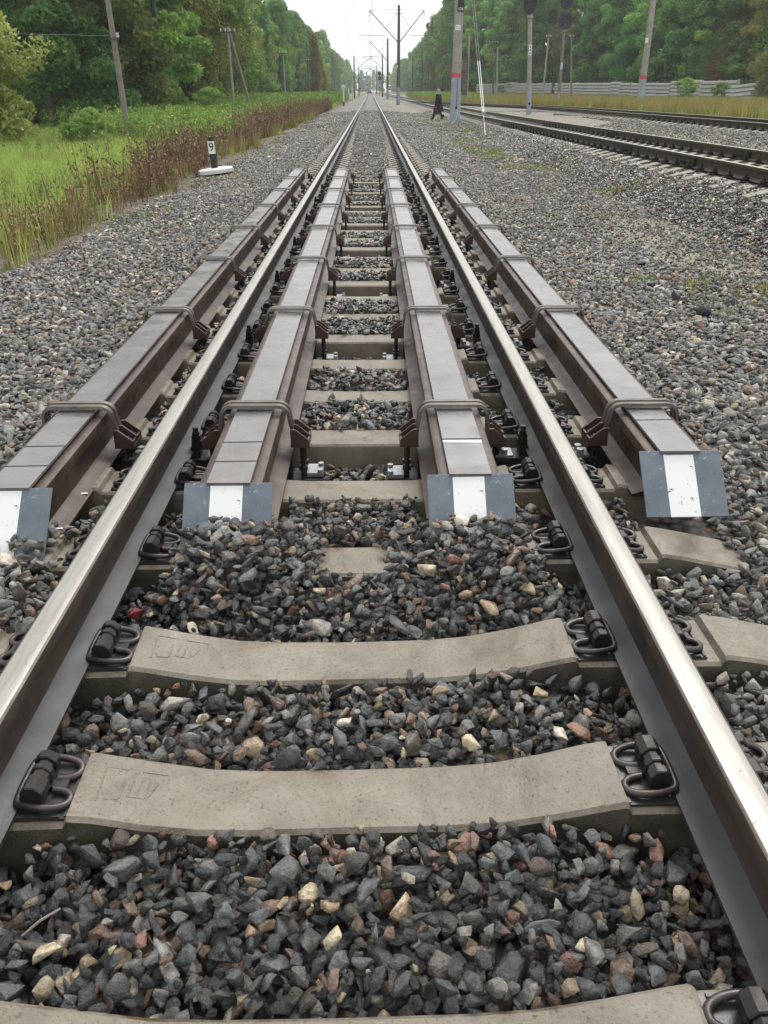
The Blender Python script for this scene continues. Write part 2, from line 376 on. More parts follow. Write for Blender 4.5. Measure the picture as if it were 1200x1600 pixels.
# instanced ground cover (uncountable): one object, geometry nodes on a point mesh
PROTO = {}
def proto_coll(name, meshes):
    co = bpy.data.collections.new(name)
    for i, me in enumerate(meshes):
        o = bpy.data.objects.new('%s_%02d' % (name, i), me); co.objects.link(o)
    PROTO[name] = (co, len(meshes)); return co
def scatter(name, P, rot, scl, coll, parent=None, label=None, cat=None):
    n = len(P); me = bpy.data.meshes.new(name); me.vertices.add(n)
    me.vertices.foreach_set('co', np.asarray(P, np.float32).ravel())
    a = me.attributes.new('rot', 'FLOAT_VECTOR', 'POINT'); a.data.foreach_set('vector', np.asarray(rot, np.float32).ravel())
    a = me.attributes.new('scl', 'FLOAT_VECTOR', 'POINT'); a.data.foreach_set('vector', np.asarray(scl, np.float32).ravel())
    a = me.attributes.new('idx', 'INT', 'POINT'); a.data.foreach_set('value', rng.integers(0, PROTO[coll][1], n).astype(np.int32))
    o = link(name, me, parent); g = bpy.data.node_groups.new(name + '_nodes', 'GeometryNodeTree')
    g.interface.new_socket('Geometry', in_out='INPUT', socket_type='NodeSocketGeometry')
    g.interface.new_socket('Geometry', in_out='OUTPUT', socket_type='NodeSocketGeometry')
    gi = g.nodes.new('NodeGroupInput'); go = g.nodes.new('NodeGroupOutput'); ip = g.nodes.new('GeometryNodeInstanceOnPoints')
    ci = g.nodes.new('GeometryNodeCollectionInfo'); ci.inputs['Collection'].default_value = PROTO[coll][0]
    ci.inputs['Separate Children'].default_value = True; ci.inputs['Reset Children'].default_value = True
    ip.inputs['Pick Instance'].default_value = True
    for nm, ty, so in (('rot', 'FLOAT_VECTOR', 'Rotation'), ('scl', 'FLOAT_VECTOR', 'Scale'), ('idx', 'INT', 'Instance Index')):
        na = g.nodes.new('GeometryNodeInputNamedAttribute'); na.data_type = ty; na.inputs['Name'].default_value = nm
        g.links.new(na.outputs['Attribute'], ip.inputs[so])
    g.links.new(gi.outputs[0], ip.inputs['Points']); g.links.new(ci.outputs[0], ip.inputs['Instance']); g.links.new(ip.outputs[0], go.inputs[0])
    md = o.modifiers.new('scatter', 'NODES'); md.node_group = g
    tagp(o, label, cat, kind='stuff')
    return o
#@@PART2
# ------------------------------------------------------------------ terrain heights
SEAT = 0.0; RAIL_Z = .012; RT = RAIL_Z + .181
RX = .7975                                            # rail axis from track centre
T2X = 6.0
def z2(y): return np.interp(y, [8, 12, 20, 35, 57, 120], [.51, .51, .47, .40, .34, .30])      # rail top of the second track
def x3(y): return np.interp(y, [10, 25, 35, 44, 53, 63, 73, 90, 112, 140], [11.7, 11.7, 11.36, 10.96, 10.35, 9.4, 8.3, 6.95, 6.1, 6.0])
def z3(y): return np.interp(y, [10, 53, 73, 112], [.62, .62, .50, .31])
CLAMPS = [3.21 + 1.695 * k for k in range(8)]
SL_MAIN = [.73, 1.316, 1.82, 2.37] + [2.92 + .565 * k for k in range(22)]
_y = SL_MAIN[-1]
while _y < 58: _y += .543; SL_MAIN.append(_y)
def base_h(x, y):
    x = np.asarray(x, float); y = np.asarray(y, float)
    zz2 = z2(y) - .225; zz3 = z3(y) - .23
    xs = [-400, -60, -14, -6, -4.6, -3.7, -3.2, -1.6]; zs = [-.9, -.7, -.55, -.5, -.38, -.2, -.13, -.045]
    left = np.interp(x, xs, zs)
    out = np.where(x <= -1.6, left, -.045)
    r1 = np.interp(x, [1.6, 2.8, 4.1], [-.045, -.10, -.13])
    out = np.where((x > 1.6) & (x <= 4.1), r1, out)
    out = np.where((x > 4.1) & (x <= 4.75), -.13 + (zz2 + .13) * (x - 4.1) / .65, out)
    out = np.where((x > 4.75) & (x <= 7.25), zz2, out)
    out = np.where((x > 7.25) & (x <= 8.0), zz2 - .08 * (x - 7.25) / .75, out)
    t = np.clip((x - 8.0) / 1.8, 0, 1)
    out = np.where((x > 8.0) & (x <= 13.2), (zz2 - .08) * (1 - t) + zz3 * t, out)
    far = np.interp(x, [13.2, 14.2, 22, 42, 70, 400], [0, -.12, -.10, 0, .2, .8])
    out = np.where(x > 13.2, zz3 + far, out) + .55 * np.clip((y - 95) / 80, 0, 1) * np.clip((x - 15) / 6, 0, 1)
    return out
def vnoise(x, y, s, seed=0):
    x = np.asarray(x) / s; y = np.asarray(y) / s; xi = np.floor(x).astype(np.int64); yi = np.floor(y).astype(np.int64)
    fx = x - xi; fy = y - yi; fx = fx * fx * (3 - 2 * fx); fy = fy * fy * (3 - 2 * fy)
    def h(a, b): return ((np.sin(a * 127.1 + b * 311.7 + seed * 74.7) * 43758.5453) % 1.0)
    return (h(xi, yi) * (1 - fx) + h(xi + 1, yi) * fx) * (1 - fy) + (h(xi, yi + 1) * (1 - fx) + h(xi + 1, yi + 1) * fx) * fy
def stone_h(x, y):                                    # top of the ballast stones
    x = np.asarray(x, float); y = np.asarray(y, float); ax = np.abs(x)
    h = base_h(x, y) + .03 * (vnoise(x, y, .5, 1) - .5) + .05 * (vnoise(x, y, 1.7, 2) - .5) * (ax > 1.7)
    inn = ax < 1.42
    crib = -.028 - .042 * np.clip((ax - .48) / .26, 0, 1) + .025 * (vnoise(x, y, .3, 3) - .5)
    crib = np.where(ax > .9, -.035 - .02 * (ax < 1.0), crib)
    h = np.where(inn, crib, h)
    # heap in front of the boards, burying one sleeper
    pile = np.exp(-((y - 2.30) / .27) ** 4) * np.clip((.68 - ax) / .12, 0, 1) * (.75 + .75 * np.clip((ax - .18) / .12, 0, 1))
    mound = np.exp(-((y - 2.30) / .13) ** 4) * np.maximum(np.exp(-((x + .445) / .21) ** 4), np.exp(-((x - .402) / .20) ** 4))
    h = h + mound * .032
    patch = np.exp(-(((x + .02) / .115) ** 4 + ((y - 2.33) / .13) ** 4))
    h = h + pile * (.075 + .03 * (vnoise(x, y, .25, 4) - .5)) - patch * .085
    pl = np.exp(-((y - 2.2) / .45) ** 4) * np.clip((-x - .95) / .1, 0, 1) * np.clip((x + 1.9) / .3, 0, 1)
    h = h + pl * .10
    for c in CLAMPS:                                  # cribs dug out for the clamps
        h = np.where((np.abs(y - c) < .24) & (ax < 1.42), -.145, h)
    fy = np.clip((y - 15.5) / 2, 0, 1)                # further on the middle is filled up to the sleepers
    h = h + np.where(ax < .42, .03 * fy, 0)
    h = h + np.where(inn, .035 * np.clip((y - 18) / 14, 0, 1) + .02 * np.clip((y - 32) / 14, 0, 1) - .02 * (np.abs(ax - RX) < .1), 0)
    return h

def grid_mesh(name, xs, ys, hf, mat, jitter=None):
    X, Y = np.meshgrid(xs, ys); Z = hf(X, Y); V = np.stack([X, Y, Z], -1).reshape(-1, 3)
    nx, ny = len(xs), len(ys); i = np.arange(ny - 1)[:, None] * nx + np.arange(nx - 1)[None]
    Fq = np.stack([i, i + 1, i + nx + 1, i + nx], -1).reshape(-1, 4)
    return np_mesh(name, V, Fq, mat, smooth=True)
gx = np.unique(np.concatenate([np.linspace(-500, -60, 12), np.linspace(-60, -12, 25), np.linspace(-12, 16, 113), np.linspace(16, 70, 28), np.linspace(70, 600, 12)]))
gy = np.unique(np.concatenate([np.linspace(-40, 0, 9), np.linspace(0, 60, 121), np.linspace(60, 200, 71), np.linspace(200, 1600, 30)]))
def ground_h(x, y):
    cover = (x > -3.45) & (x < 13.3)
    return base_h(x, y) - np.where(cover, .22, .0) + .12 * (vnoise(x, y, 3.1, 5) - .5) * (~cover)
ground = link('ground', grid_mesh('ground', gx, gy, ground_h, 'ground_soil')); ground['kind'] = 'structure'
bx = np.unique(np.concatenate([np.linspace(-4.3, -1.7, 18), np.linspace(-1.7, 1.7, 69), np.linspace(1.7, 4.1, 13), np.linspace(4.1, 13.6, 60)]))
by = np.unique(np.concatenate([np.linspace(-3, 0, 7), np.linspace(0, 16.5, 331), np.linspace(16.5, 60, 100), np.linspace(60, 420, 100)]))
def bed_h(x, y):
    sh = stone_h(x, y); dep = np.where(y < 2.95, .085, np.where(y < 46, .022, .0)); dep = np.where((y >= 2.95) & (y < 17) & (np.abs(x) < 1.42), .055, dep)
    edge = np.clip((-x - 3.35 - .5 * (vnoise(x, y, 1.3, 9) - .5)) / .4, 0, 1) * .4 + np.clip((x - 13.2) / .3, 0, 1) * .4
    return sh - dep - edge
bed = link('ballast_bed', grid_mesh('ballast_bed', bx, by, bed_h, 'gravel_dry')); bed['kind'] = 'structure'
bed.data.materials.append(MATS['gravel_wet'])
_c = np.zeros(len(bed.data.polygons) * 3, np.float32); bed.data.polygons.foreach_get('center', _c); _c = _c.reshape(-1, 3)
bed.data.polygons.foreach_set('material_index', ((np.abs(_c[:, 0]) < .9) & (_c[:, 1] < 15.6)).astype(np.int32))

# ------------------------------------------------------------------ rails
HALF = [(.075, 0), (.075, .010), (.060, .0145), (.032, .023), (.015, .034), (.0095, .052), (.009, .085), (.0095, .118), (.014, .133), (.0365, .1405), (.0375, .170), (.035, .1765), (.029, .1795), (.012, .181)]
PROF = HALF + [(-a, b) for a, b in HALF[::-1]]
def rail_mi(k):                                       # which material each profile side takes
    a, b = PROF[k], PROF[(k + 1) % len(PROF)]; mz = (a[1] + b[1]) / 2
    if mz > .1785: return 1
    if .009 < mz < .030 and b[1] != a[1]: return 2
    return 0
def sweep_rail(path, flip=False, ox=0.0, oz=0.0, lean=0.0):
    mb = MB(); rings = []
    for i, p in enumerate(path):
        p = Vector(p); a = Vector(path[max(i - 1, 0)]); b_ = Vector(path[min(i + 1, len(path) - 1)]); d = (b_ - a); d.z = 0; d.normalize()
        nx = Vector((d.y, -d.x, 0)); rings.append([p + nx * (q[0] + ox + lean * q[1]) + Vector((0, 0, (-q[1] if flip else q[1]) + oz)) for q in PROF])
    n = len(PROF); vs = [q for r in rings for q in r]; mb.v = [tuple(q) for q in vs]
    for i in range(len(rings) - 1):
        for j in range(n):
            mb.f.append((i * n + j, i * n + (j + 1) % n, (i + 1) * n + (j + 1) % n, (i + 1) * n + j)); mb.m.append(rail_mi(j))
    mb.f += [tuple(range(n))[::-1], tuple((len(rings) - 1) * n + j for j in range(n))]; mb.m += [0, 0]
    return mb
RAILM = ['rail_side', 'rail_running', 'rail_foot']
ymain = [-1.5, 0, 2, 5, 10, 20, 40, 80, 160, 420]
for s, side in ((-1, 'nearer the meadow'), (1, 'nearer the neighbouring tracks')):
    o = sweep_rail([(s * RX, y, RAIL_Z) for y in ymain], lean=-s * .04).build('rail', RAILM, None, 40)
    tagp(o, 'long straight running rail of the reinforced track, %s' % side, 'rail', 'running rails of the reinforced track')
y2 = [7, 12, 16, 20, 27, 35, 46, 57, 75, 95, 120, 200, 420]
for s in (-1, 1):
    o = sweep_rail([(T2X + s * RX, y, float(z2(y)) - .181) for y in y2]).build('rail', ['rail_side', 'rail_running', 'rail_side'], None, 40)
    tagp(o, 'dark rail of the raised second track, side %s' % ('facing the reinforced track' if s < 0 else 'facing the fenced woods'), 'rail', 'rails of the neighbouring tracks')
    for yj in ([13.9, 17.4] if s < 0 else [15.6, 24.5]):
        mb = MB()
        for q in (-1, 1):
            mb.box((T2X + s * RX + q * .030, yj, float(z2(yj)) - .181 + .075), (.034, .62, .085))
            for k in range(4): mb.cyl((T2X + s * RX + q * .045, yj - .2 + k * .133, float(z2(yj)) - .106), (T2X + s * RX + q * .085, yj - .2 + k * .133, float(z2(yj)) - .106), .02, 6)
        mb.build('joint_bar', 'anchor_iron', o)
y3 = [9, 16, 25, 30, 35, 40, 44, 48, 53, 58, 63, 68, 73, 80, 90, 100, 112]
for s in (-1, 1):
    pts = [(float(x3(y)), y) for y in y3]; path = []
    for i, (px_, py_) in enumerate(pts):
        a = pts[max(i - 1, 0)]; b_ = pts[min(i + 1, len(pts) - 1)]; d = Vector((b_[0] - a[0], b_[1] - a[1])).normalized()
        path.append((px_ + d.y * s * RX, py_ - d.x * s * RX, float(z3(py_)) - .181))
    o = sweep_rail(path).build('rail', ['rail_side', 'rail_running', 'rail_side'], None, 40)
    tagp(o, 'dark rail of the curving third track, side %s' % ('facing the second track' if s < 0 else 'along the yellow grass'), 'rail', 'rails of the neighbouring tracks')

# ------------------------------------------------------------------ sleepers
def sleeper_mesh(seed, side='concrete_dark'):
    r = random.Random(seed); mb = MB(); rings = []
    st = [(0, -.045), (.22, -.044), (.34, -.036), (.46, -.012), (.56, .013), (.604, .022), (.612, .020), (.622, .001), (1.018, .001), (1.028, .019), (1.036, .021), (1.10, .010), (1.22, -.018), (1.33, -.042), (1.35, -.055)]
    full = [(-a, z) for a, z in st[:0:-1]] + st
    for a, z in full:
        wt = .088 + .012 * min(abs(a), 1.0) + r.uniform(-.0012, .0012); wb = wt + .035; zb = -.21
        zt = z + r.uniform(-.001, .001)
        rings.append([Vector((a, -wb, zb)), Vector((a, -wt - .009 - .006, zt - .035)), Vector((a, -wt - .006, zt - .009)), Vector((a, -wt + .004, zt)),
                      Vector((a, wt - .004, zt)), Vector((a, wt + .006, zt - .009)), Vector((a, wt + .009 + .006, zt - .035)), Vector((a, wb, zb))])
    mb.loft(rings)
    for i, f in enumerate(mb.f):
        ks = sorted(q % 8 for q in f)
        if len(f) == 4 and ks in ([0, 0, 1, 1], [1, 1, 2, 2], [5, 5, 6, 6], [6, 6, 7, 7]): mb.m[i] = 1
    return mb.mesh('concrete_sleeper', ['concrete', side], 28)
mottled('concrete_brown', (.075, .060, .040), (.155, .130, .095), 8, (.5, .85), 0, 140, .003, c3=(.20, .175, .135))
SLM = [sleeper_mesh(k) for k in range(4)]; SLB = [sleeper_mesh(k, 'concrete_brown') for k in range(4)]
def stamp_mesh():                                     # low relief cast into the slope of a sleeper: frame and letters
    mb = MB()
    def P(u, v):                                      # u along sleeper, v across
        return Vector((u, v, np.interp(abs(u), [.34, .46, .56, .604], [-.036, -.012, .013, .022]) + .0004))
    def stroke(a, b, wd=.0035, hgt=.0008):
        a, b = P(*a), P(*b); d = b - a; L = d.length
        q = d.to_track_quat('X', 'Z').to_matrix(); mb.box((a + b) / 2, (L, wd, hgt), q)
    x0, x1 = -.565, -.425
    stroke((x0, -.045), (x0, .055), .004); stroke((x0, .055), (x0 + .05, .055), .003); stroke((x0 + .08, .055), (x1, .055), .003); stroke((x1, .055), (x1, .03), .003)
    stroke((x0 + .045, -.03), (x0 + .045, .025), .006); stroke((x0 + .015, -.035), (x0 + .045, -.03), .006); stroke((x0 + .015, -.035), (x0 + .01, -.02), .005)
    for k in range(3): stroke((x0 + .062 + k * .018, -.02), (x0 + .066 + k * .018, .028), .005)
    stroke((x0 + .062, -.02), (x0 + .098, -.02), .005); stroke((x0 + .105, -.015), (x0 + .12, .025), .005)
    return mb.mesh('stamped_mark', 'concrete')
STAMP = stamp_mesh()
# one rail fastening, u = away from the rail, v = along the rail; origin at the edge of the rail foot
def clip_mesh():
    half = [(.058, .016, .020), (.082, .019, .018), (.102, .034, .017), (.100, .056, .018), (.078, .070, .022), (.045, .074, .027), (.012, .068, .029), (-.006, .050, .030)]
    pts = half + [(a, -b, c) for a, b, c in half[::-1]]
    mb = MB(); mb.tube(smooth_path(pts, 4), .0088, 8); return mb.mesh('spring_clip', 'clip_steel', 60)
def anchor_mesh():
    mb = MB(); ax, az = .030, .044
    def seg(v0, v1, r, n=8):
        rings = []
        for v, rr in ((v0, r * .92), (v0 + .003, r), (v1 - .003, r), (v1, r * .92)):
            rings.append([Vector((ax + rr * math.cos(2 * math.pi * (j + .5) / n), v, az + rr * 1.1 * math.sin(2 * math.pi * (j + .5) / n))) for j in range(n)])
        mb.loft(rings)
    seg(-.062, -.016, .027); seg(-.018, .004, .021); seg(.002, .018, .025); seg(.016, .034, .020); seg(.032, .056, .027)
    mb.box((ax, -.03, .018), (.034, .05, .04)); mb.box((ax, .03, .018), (.034, .04, .04)); mb.box((.062, 0, .012), (.05, .022, .022))
    return mb.mesh('anchor', 'anchor_iron', 30)
def pad_mesh():
    mb = MB(); mb.box((.036, 0, .005), (.150, .176, .008)); mb.box((.104, 0, .008), (.006, .170, .010)); mb.box((.03, -.083, .010), (.125, .008, .006))
    return mb.mesh('insulator_plate', 'pad_rubber')
def underpad_mesh():
    mb = MB(); mb.box((0, 0, .006), (.158, .17, .012)); return mb.mesh('rail_pad', 'pad_rubber')
CLIP, ANCH, PADM, UPAD = clip_mesh(), anchor_mesh(), pad_mesh(), underpad_mesh()
def join_mesh(name, meshes, mats):
    bm = bmesh.new()
    for k, m_ in enumerate(meshes):
        n0 = len(bm.faces); bm.from_mesh(m_); bm.faces.ensure_lookup_table()
        for f in bm.faces[n0:]: f.material_index = k
    me = bpy.data.meshes.new(name); bm.to_mesh(me); bm.free()
    for q in mats: me.materials.append(MATS[q])
    return me
FASTEN = join_mesh('rail_fastening', [CLIP, ANCH, PADM], ['clip_steel', 'anchor_iron', 'pad_rubber'])
def kb_mesh():                                        # bolted clamp fastening of the neighbouring tracks
    mb = MB(); mb.box((.05, 0, .012), (.16, .15, .02)); mb.box((.03, 0, .045), (.07, .075, .05)); mb.cyl((.035, 0, .06), (.035, 0, .105), .024, 6); mb.cyl((.035, 0, .1), (.035, 0, .135), .013, 6)
    mb.cyl((.1, .03, .02), (.1, .03, .06), .02, 6)
    return mb.mesh('bolted_fastening', 'anchor_iron')
KB = kb_mesh()
def fasten_part(parent, side, inner, me, name):       # side -1/1: which rail; inner: on the inside of it
    o = link(name, me, parent); e = side * (RX + (-.075 if inner else .075))
    o.location = (e, 0, 0); o.rotation_euler = (0, 0, 0 if (side > 0) != inner else math.pi)
    return o
ORD = 'first second third fourth fifth sixth seventh eighth ninth tenth eleventh twelfth thirteenth fourteenth fifteenth sixteenth seventeenth eighteenth nineteenth twentieth twenty-first twenty-second twenty-third twenty-fourth'.split()
K_END = [k for k, y in enumerate(SL_MAIN) if y >= 15.3][0]
for k, y in enumerate(SL_MAIN):
    near = y < 23
    s = empty('concrete_sleeper', (0, y, 0), R([.5, .9, 1.0, .6][k]) if k < 4 else R(random.uniform(-.25, .35)))
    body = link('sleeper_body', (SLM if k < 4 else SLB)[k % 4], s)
    if k == 0: tagp(s, 'concrete sleeper cut by the photo edge, below the dark crib of large stones', 'sleeper', 'sleepers of the reinforced track')
    elif k == 1: tagp(s, 'bare concrete sleeper between the two stone cribs, second before the boards, stamped mark', 'sleeper', 'sleepers of the reinforced track')
    elif k == 2: tagp(s, 'bare concrete sleeper right before the heap of stones, worn stamped mark', 'sleeper', 'sleepers of the reinforced track')
    elif k == 3: tagp(s, 'concrete sleeper buried under the heap of stones in front of the boards', 'sleeper', 'sleepers of the reinforced track')
    elif k == 4: tagp(s, 'concrete sleeper behind the heap of stones, right under the striped boards, rust stained', 'sleeper', 'sleepers of the reinforced track')
    elif y < 15.3: tagp(s, 'concrete sleeper under the rail bundles, %s one beyond the striped boards' % ORD[k - 4], 'sleeper', 'sleepers under the rail bundles')
    elif k - K_END < len(ORD): tagp(s, 'half covered concrete sleeper, %s one past the far ends of the rail bundles' % ORD[k - K_END], 'sleeper', 'sleepers beyond the rail bundles')
    else: tagp(s, 'small half covered concrete sleeper far past the ends of the rail bundles', 'sleeper', 'sleepers beyond the rail bundles')
    if k in (1, 2): link('stamped_mark', STAMP, s)
    for side in (-1, 1):
        if y < 30: link('rail_pad', UPAD, s, (side * RX, 0, 0))
        for inner in (True, False):
            if near:
                fasten_part(s, side, inner, PADM, 'insulator_plate'); fasten_part(s, side, inner, ANCH, 'anchor'); fasten_part(s, side, inner, CLIP, 'spring_clip')
            else: fasten_part(s, side, inner, FASTEN, 'rail_fastening')
def side_track(xf, zf, y0, y1, label, group, ymax_fast):
    y = y0
    while y < y1:
        dx = float(xf(y + .5)) - float(xf(y - .5)); zz = float(zf(y)) - .181 - .02
        s = empty('concrete_sleeper', (float(xf(y)), y, zz), -math.atan(dx) + R(random.uniform(-.6, .6)), label, 'sleeper', group)
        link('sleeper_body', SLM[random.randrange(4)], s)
        if y < ymax_fast:
            for side in (-1, 1):
                for inner in (True, False): fasten_part(s, side, inner, KB, 'bolted_fastening')
        y += .543
side_track(lambda y: T2X, z2, 8.2, 48, 'pale concrete sleeper of the raised second track', 'sleepers of the second track', 34)
side_track(x3, z3, 18, 46, 'concrete sleeper of the third track along the yellow grass', 'sleepers of the third track', 34)

# ------------------------------------------------------------------ rail bundles
BZ = .004
def hexnut(mb, c, r, h, mi=0): mb.cyl((c[0], c[1], c[2]), (c[0], c[1], c[2] + h), r, 6, mi)
def strap_mesh():
    mb = MB(); path = []
    prof = [(-.150, .045), (-.147, .12), (-.138, .165)]
    for a in range(0, 91, 15): path.append((-.098 - .040 * math.cos(R(a)), .172 + .040 * math.sin(R(a)) + .0))
    left = prof + path
    full = left + [(-a, b) for a, b in left[::-1]]
    th = .013; wd = .030; rings = []
    for i, p in enumerate(full):
        a = full[max(i - 1, 0)]; b_ = full[min(i + 1, len(full) - 1)]; d = Vector((b_[0] - a[0], b_[1] - a[1])).normalized(); n = Vector((-d.y, d.x))
        rings.append([Vector((p[0], -wd / 2, p[1])), Vector((p[0], wd / 2, p[1])), Vector((p[0] + n.x * th, wd / 2 - .003, p[1] + n.y * th)), Vector((p[0] + n.x * th, -wd / 2 + .003, p[1] + n.y * th))])
    mb.loft(rings); return mb.mesh('strap', 'strap_steel', 50)
def bracket_mesh():                                   # three gusset plates on a shelf, origin at bundle axis, +x side
    mb = MB()
    for v in (-.062, 0.0, .062):
        P = [(.150, .045), (.150, .126), (.172, .126), (.228, .078), (.228, .045)]
        vs = [Vector((a, v - .005, b)) for a, b in P] + [Vector((a, v + .005, b)) for a, b in P]
        mb.add(vs, [(0, 1, 2, 3, 4), (9, 8, 7, 6, 5)] + [(i, (i + 1) % 5, (i + 1) % 5 + 5, i + 5) for i in range(5)])
    mb.box((.189, 0, .050), (.082, .13, .012)); mb.box((.224, 0, .060), (.008, .128, .03))
    return mb.mesh('bracket', 'bracket_steel')
def bolt_mesh():
    mb = MB(); mb.cyl((0, 0, -.20), (0, 0, .085), .011, 8); hexnut(mb, (0, 0, .056), .021, .02); hexnut(mb, (0, 0, -.075), .021, .02); return mb.mesh('bolt', 'anchor_iron', 40)
def base_mesh():
    mb = MB(); mb.box((0, 0, -.118), (.56, .13, .014)); mb.box((0, -.055, -.165), (.56, .012, .09)); mb.box((0, .055, -.165), (.56, .012, .09)); mb.box((0, 0, -.21), (.56, .13, .012))
    mb.box((.0, 0, -.062), (.30, .10, .10)); mb.box((0, 0, -.006), (.29, .12, .014))
    return mb.mesh('base_channel', 'anchor_iron')
def capplate_mesh():
    mb = MB(); mb.box((.245, .012, -.098), (.07, .10, .018)); hexnut(mb, (.268, -.025, -.09), .013, .014); hexnut(mb, (.268, .045, -.09), .013, .014); return mb.mesh('cap_plate', 'galvanised')
def railclamp_mesh():                                 # bolted grip on the foot of the running rail; +x points to that rail
    mb = MB(); mb.box((-.01, 0, -.03), (.16, .11, .03)); mb.box((-.03, 0, -.012), (.075, .085, .010), None, 1)
    for v in (-.022, .024): hexnut(mb, (-.03, v, -.007), .017, .022, 1)
    mb.box((.055, 0, .0), (.04, .06, .06)); mb.cyl((.05, 0, -.02), (.05, 0, .115), .012, 8); hexnut(mb, (.05, 0, .032), .025, .022); hexnut(mb, (.05, 0, .058), .022, .02); hexnut(mb, (.05, 0, .08), .017, .014)
    return mb.mesh('rail_grip', ['anchor_iron', 'galvanised'], 40)
STRAP, BRACK, BOLT, BASE, CAPP, GRIP = strap_mesh(), bracket_mesh(), bolt_mesh(), base_mesh(), capplate_mesh(), railclamp_mesh()
def plate_mesh():
    bm = bmesh.new(); bmesh.ops.create_cube(bm, size=1); bmesh.ops.scale(bm, vec=(.305, .262, .006), verts=bm.verts)
    bmesh.ops.bevel(bm, geom=bm.edges[:], offset=.0015, segments=1, affect='EDGES'); me = bpy.data.meshes.new('striped_board'); bm.to_mesh(me); bm.free(); me.materials.append(MATS['plate_paint']); return me
PLATE = plate_mesh()
def small_mark(b, x, y, L, wd, z, mat, name, rz=0.0):
    mb = MB(); mb.box((0, 0, 0), (L, wd, .002), Matrix.Rotation(rz, 3, 'Z')); o = mb.build(name, mat, b); o.location = (x, y, z); return o
def make_bundle(xc, y0, ytop, px_lab, toward, tilt_roll):
    y1 = 15.16; b = empty('rail_bundle', (xc, y0, BZ), 0, px_lab, 'rail bundle', 'clamped bundles of old rails')
    ys = [0, 2, 4, 6, 8, 10, y1 - y0]
    for s in (-1, 1):
        sweep_rail([(s * .075, y, 0) for y in ys]).build('upright_rail', ['bundle_side', 'bundle_side', 'bundle_side'], b, 40)
    mb = sweep_rail([(0, y, 0) for y in [-.02] + ys[1:]], flip=True, oz=.2005)
    mb.build('inverted_rail', ['bundle_top', 'bundle_top', 'bundle_top'], b, 40)
    for k, c in enumerate(CLAMPS):
        yy = c - y0 - (.0 if k < 7 else .07)
        ch = link('clamp_base', BASE, b, (0, yy, 0))
        for v in (-.022, .022): link('strap', STRAP, ch, (0, v, 0))
        for s in (-1, 1):
            q = link('bracket', BRACK, ch); q.rotation_euler = (0, 0, 0 if s > 0 else math.pi)
            for v in (-.031, .031):
                link('bolt', BOLT, ch, (s * .196, v, 0))
        q = link('cap_plate', CAPP, ch)
        if (xc < 0 and abs(xc) > .8) or (xc > 0 and abs(xc) < .8): q.rotation_euler = (0, 0, math.pi)
        g = link('rail_grip', GRIP, ch); rail_edge = (RX - .075 if abs(xc) < .8 else RX + .075) * (1 if xc > 0 else -1)
        sgn = 1 if rail_edge > xc else -1
        g.location = (rail_edge - xc - sgn * .062, .0, 0); g.rotation_euler = (0, 0, 0 if sgn > 0 else math.pi)
    p = link('striped_board', PLATE, b); p.location = (.0, ytop - .093 - y0, .100 - BZ + .006); p.rotation_euler = (R(45), R(tilt_roll), 0)
    p['label'] = 'blue grey board with a white stripe closing the near end of the bundle'
    for yy in ((.16, .34) if xc < 0 else (.30,)): small_mark(b, 0, yy, .152, .0025, .2015, 'anchor_iron', 'tie_wire', R(1.5))
    if 0 < xc < .8: small_mark(b, 0, .27, .150, .018, .2018, 'white_paint', 'tape', R(-2))
    if xc < -.8:
        for yy in (.02, .30): small_mark(b, .118, yy, .05, .010, .0185, 'white_paint', 'paint_mark', R(6))
    return b
make_bundle(-.445, 2.50, 2.49, 'rail bundle beside the inner face of the meadow-side rail, board half sunk in stones', 1, .0)
make_bundle(.402, 2.56, 2.55, 'rail bundle beside the inner face of the other rail, light tape across its near end', 1, -1.0)
make_bundle(-1.195, 2.47, 2.46, 'rail bundle outside the track on the meadow side', 1, 0.0)
make_bundle(1.215, 2.75, 2.745, 'rail bundle outside the track facing the second track, board resting on a sleeper', 1, -.5)

# ------------------------------------------------------------------ stones
def stone_mesh(seed, npts=18, flat=.7, name='stone', mat='stone_wet', roundy=False):
    r = np.random.default_rng(seed); p = r.normal(size=(npts, 3)); p /= np.linalg.norm(p, axis=1)[:, None]
    p *= r.uniform(.72, 1.12, (npts, 1)) if not roundy else r.uniform(.95, 1.05, (npts, 1))
    p *= np.array([1.15, .88 * r.uniform(.8, 1.1), flat * r.uniform(.8, 1.15)])
    if not roundy:                                    # a couple of flat fracture planes
        for _ in range(3):
            d = r.normal(size=3); d /= np.linalg.norm(d); t = r.uniform(.45, .7); k = p @ d; p = p - np.outer(np.clip(k - t, 0, None), d)
    bm = bmesh.new()
    for q in p: bm.verts.new(q)
    res = bmesh.ops.convex_hull(bm, input=bm.verts)
    bmesh.ops.delete(bm, geom=[g for g in set(res['geom_interior'] + res['geom_unused']) if isinstance(g, bmesh.types.BMVert)], context='VERTS')
    bmesh.ops.dissolve_limit(bm, angle_limit=R(7), verts=bm.verts, edges=bm.edges)
    bmesh.ops.bevel(bm, geom=bm.edges[:], offset=.05, segments=1, affect='EDGES', clamp_overlap=True)
    bmesh.ops.triangulate(bm, faces=bm.faces)
    for f in bm.faces: f.smooth = True
    for e in bm.edges:
        if len(e.link_faces) == 2 and e.calc_face_angle(0) > R(52): e.smooth = False
    me = bpy.data.meshes.new(name); bm.to_mesh(me); bm.free(); me.materials.append(MATS[mat]); return me
WETM = [stone_mesh(100 + k, random.choice([11, 13, 16]), random.choice([.55, .7, .85])) for k in range(22)] + [stone_mesh(200 + k, 30, .75, roundy=True) for k in range(2)]
DRYM = []
for k, m_ in enumerate(WETM[:16]):
    q = m_.copy(); q.materials.clear(); q.materials.append(MATS['stone_dry']); DRYM.append(q)
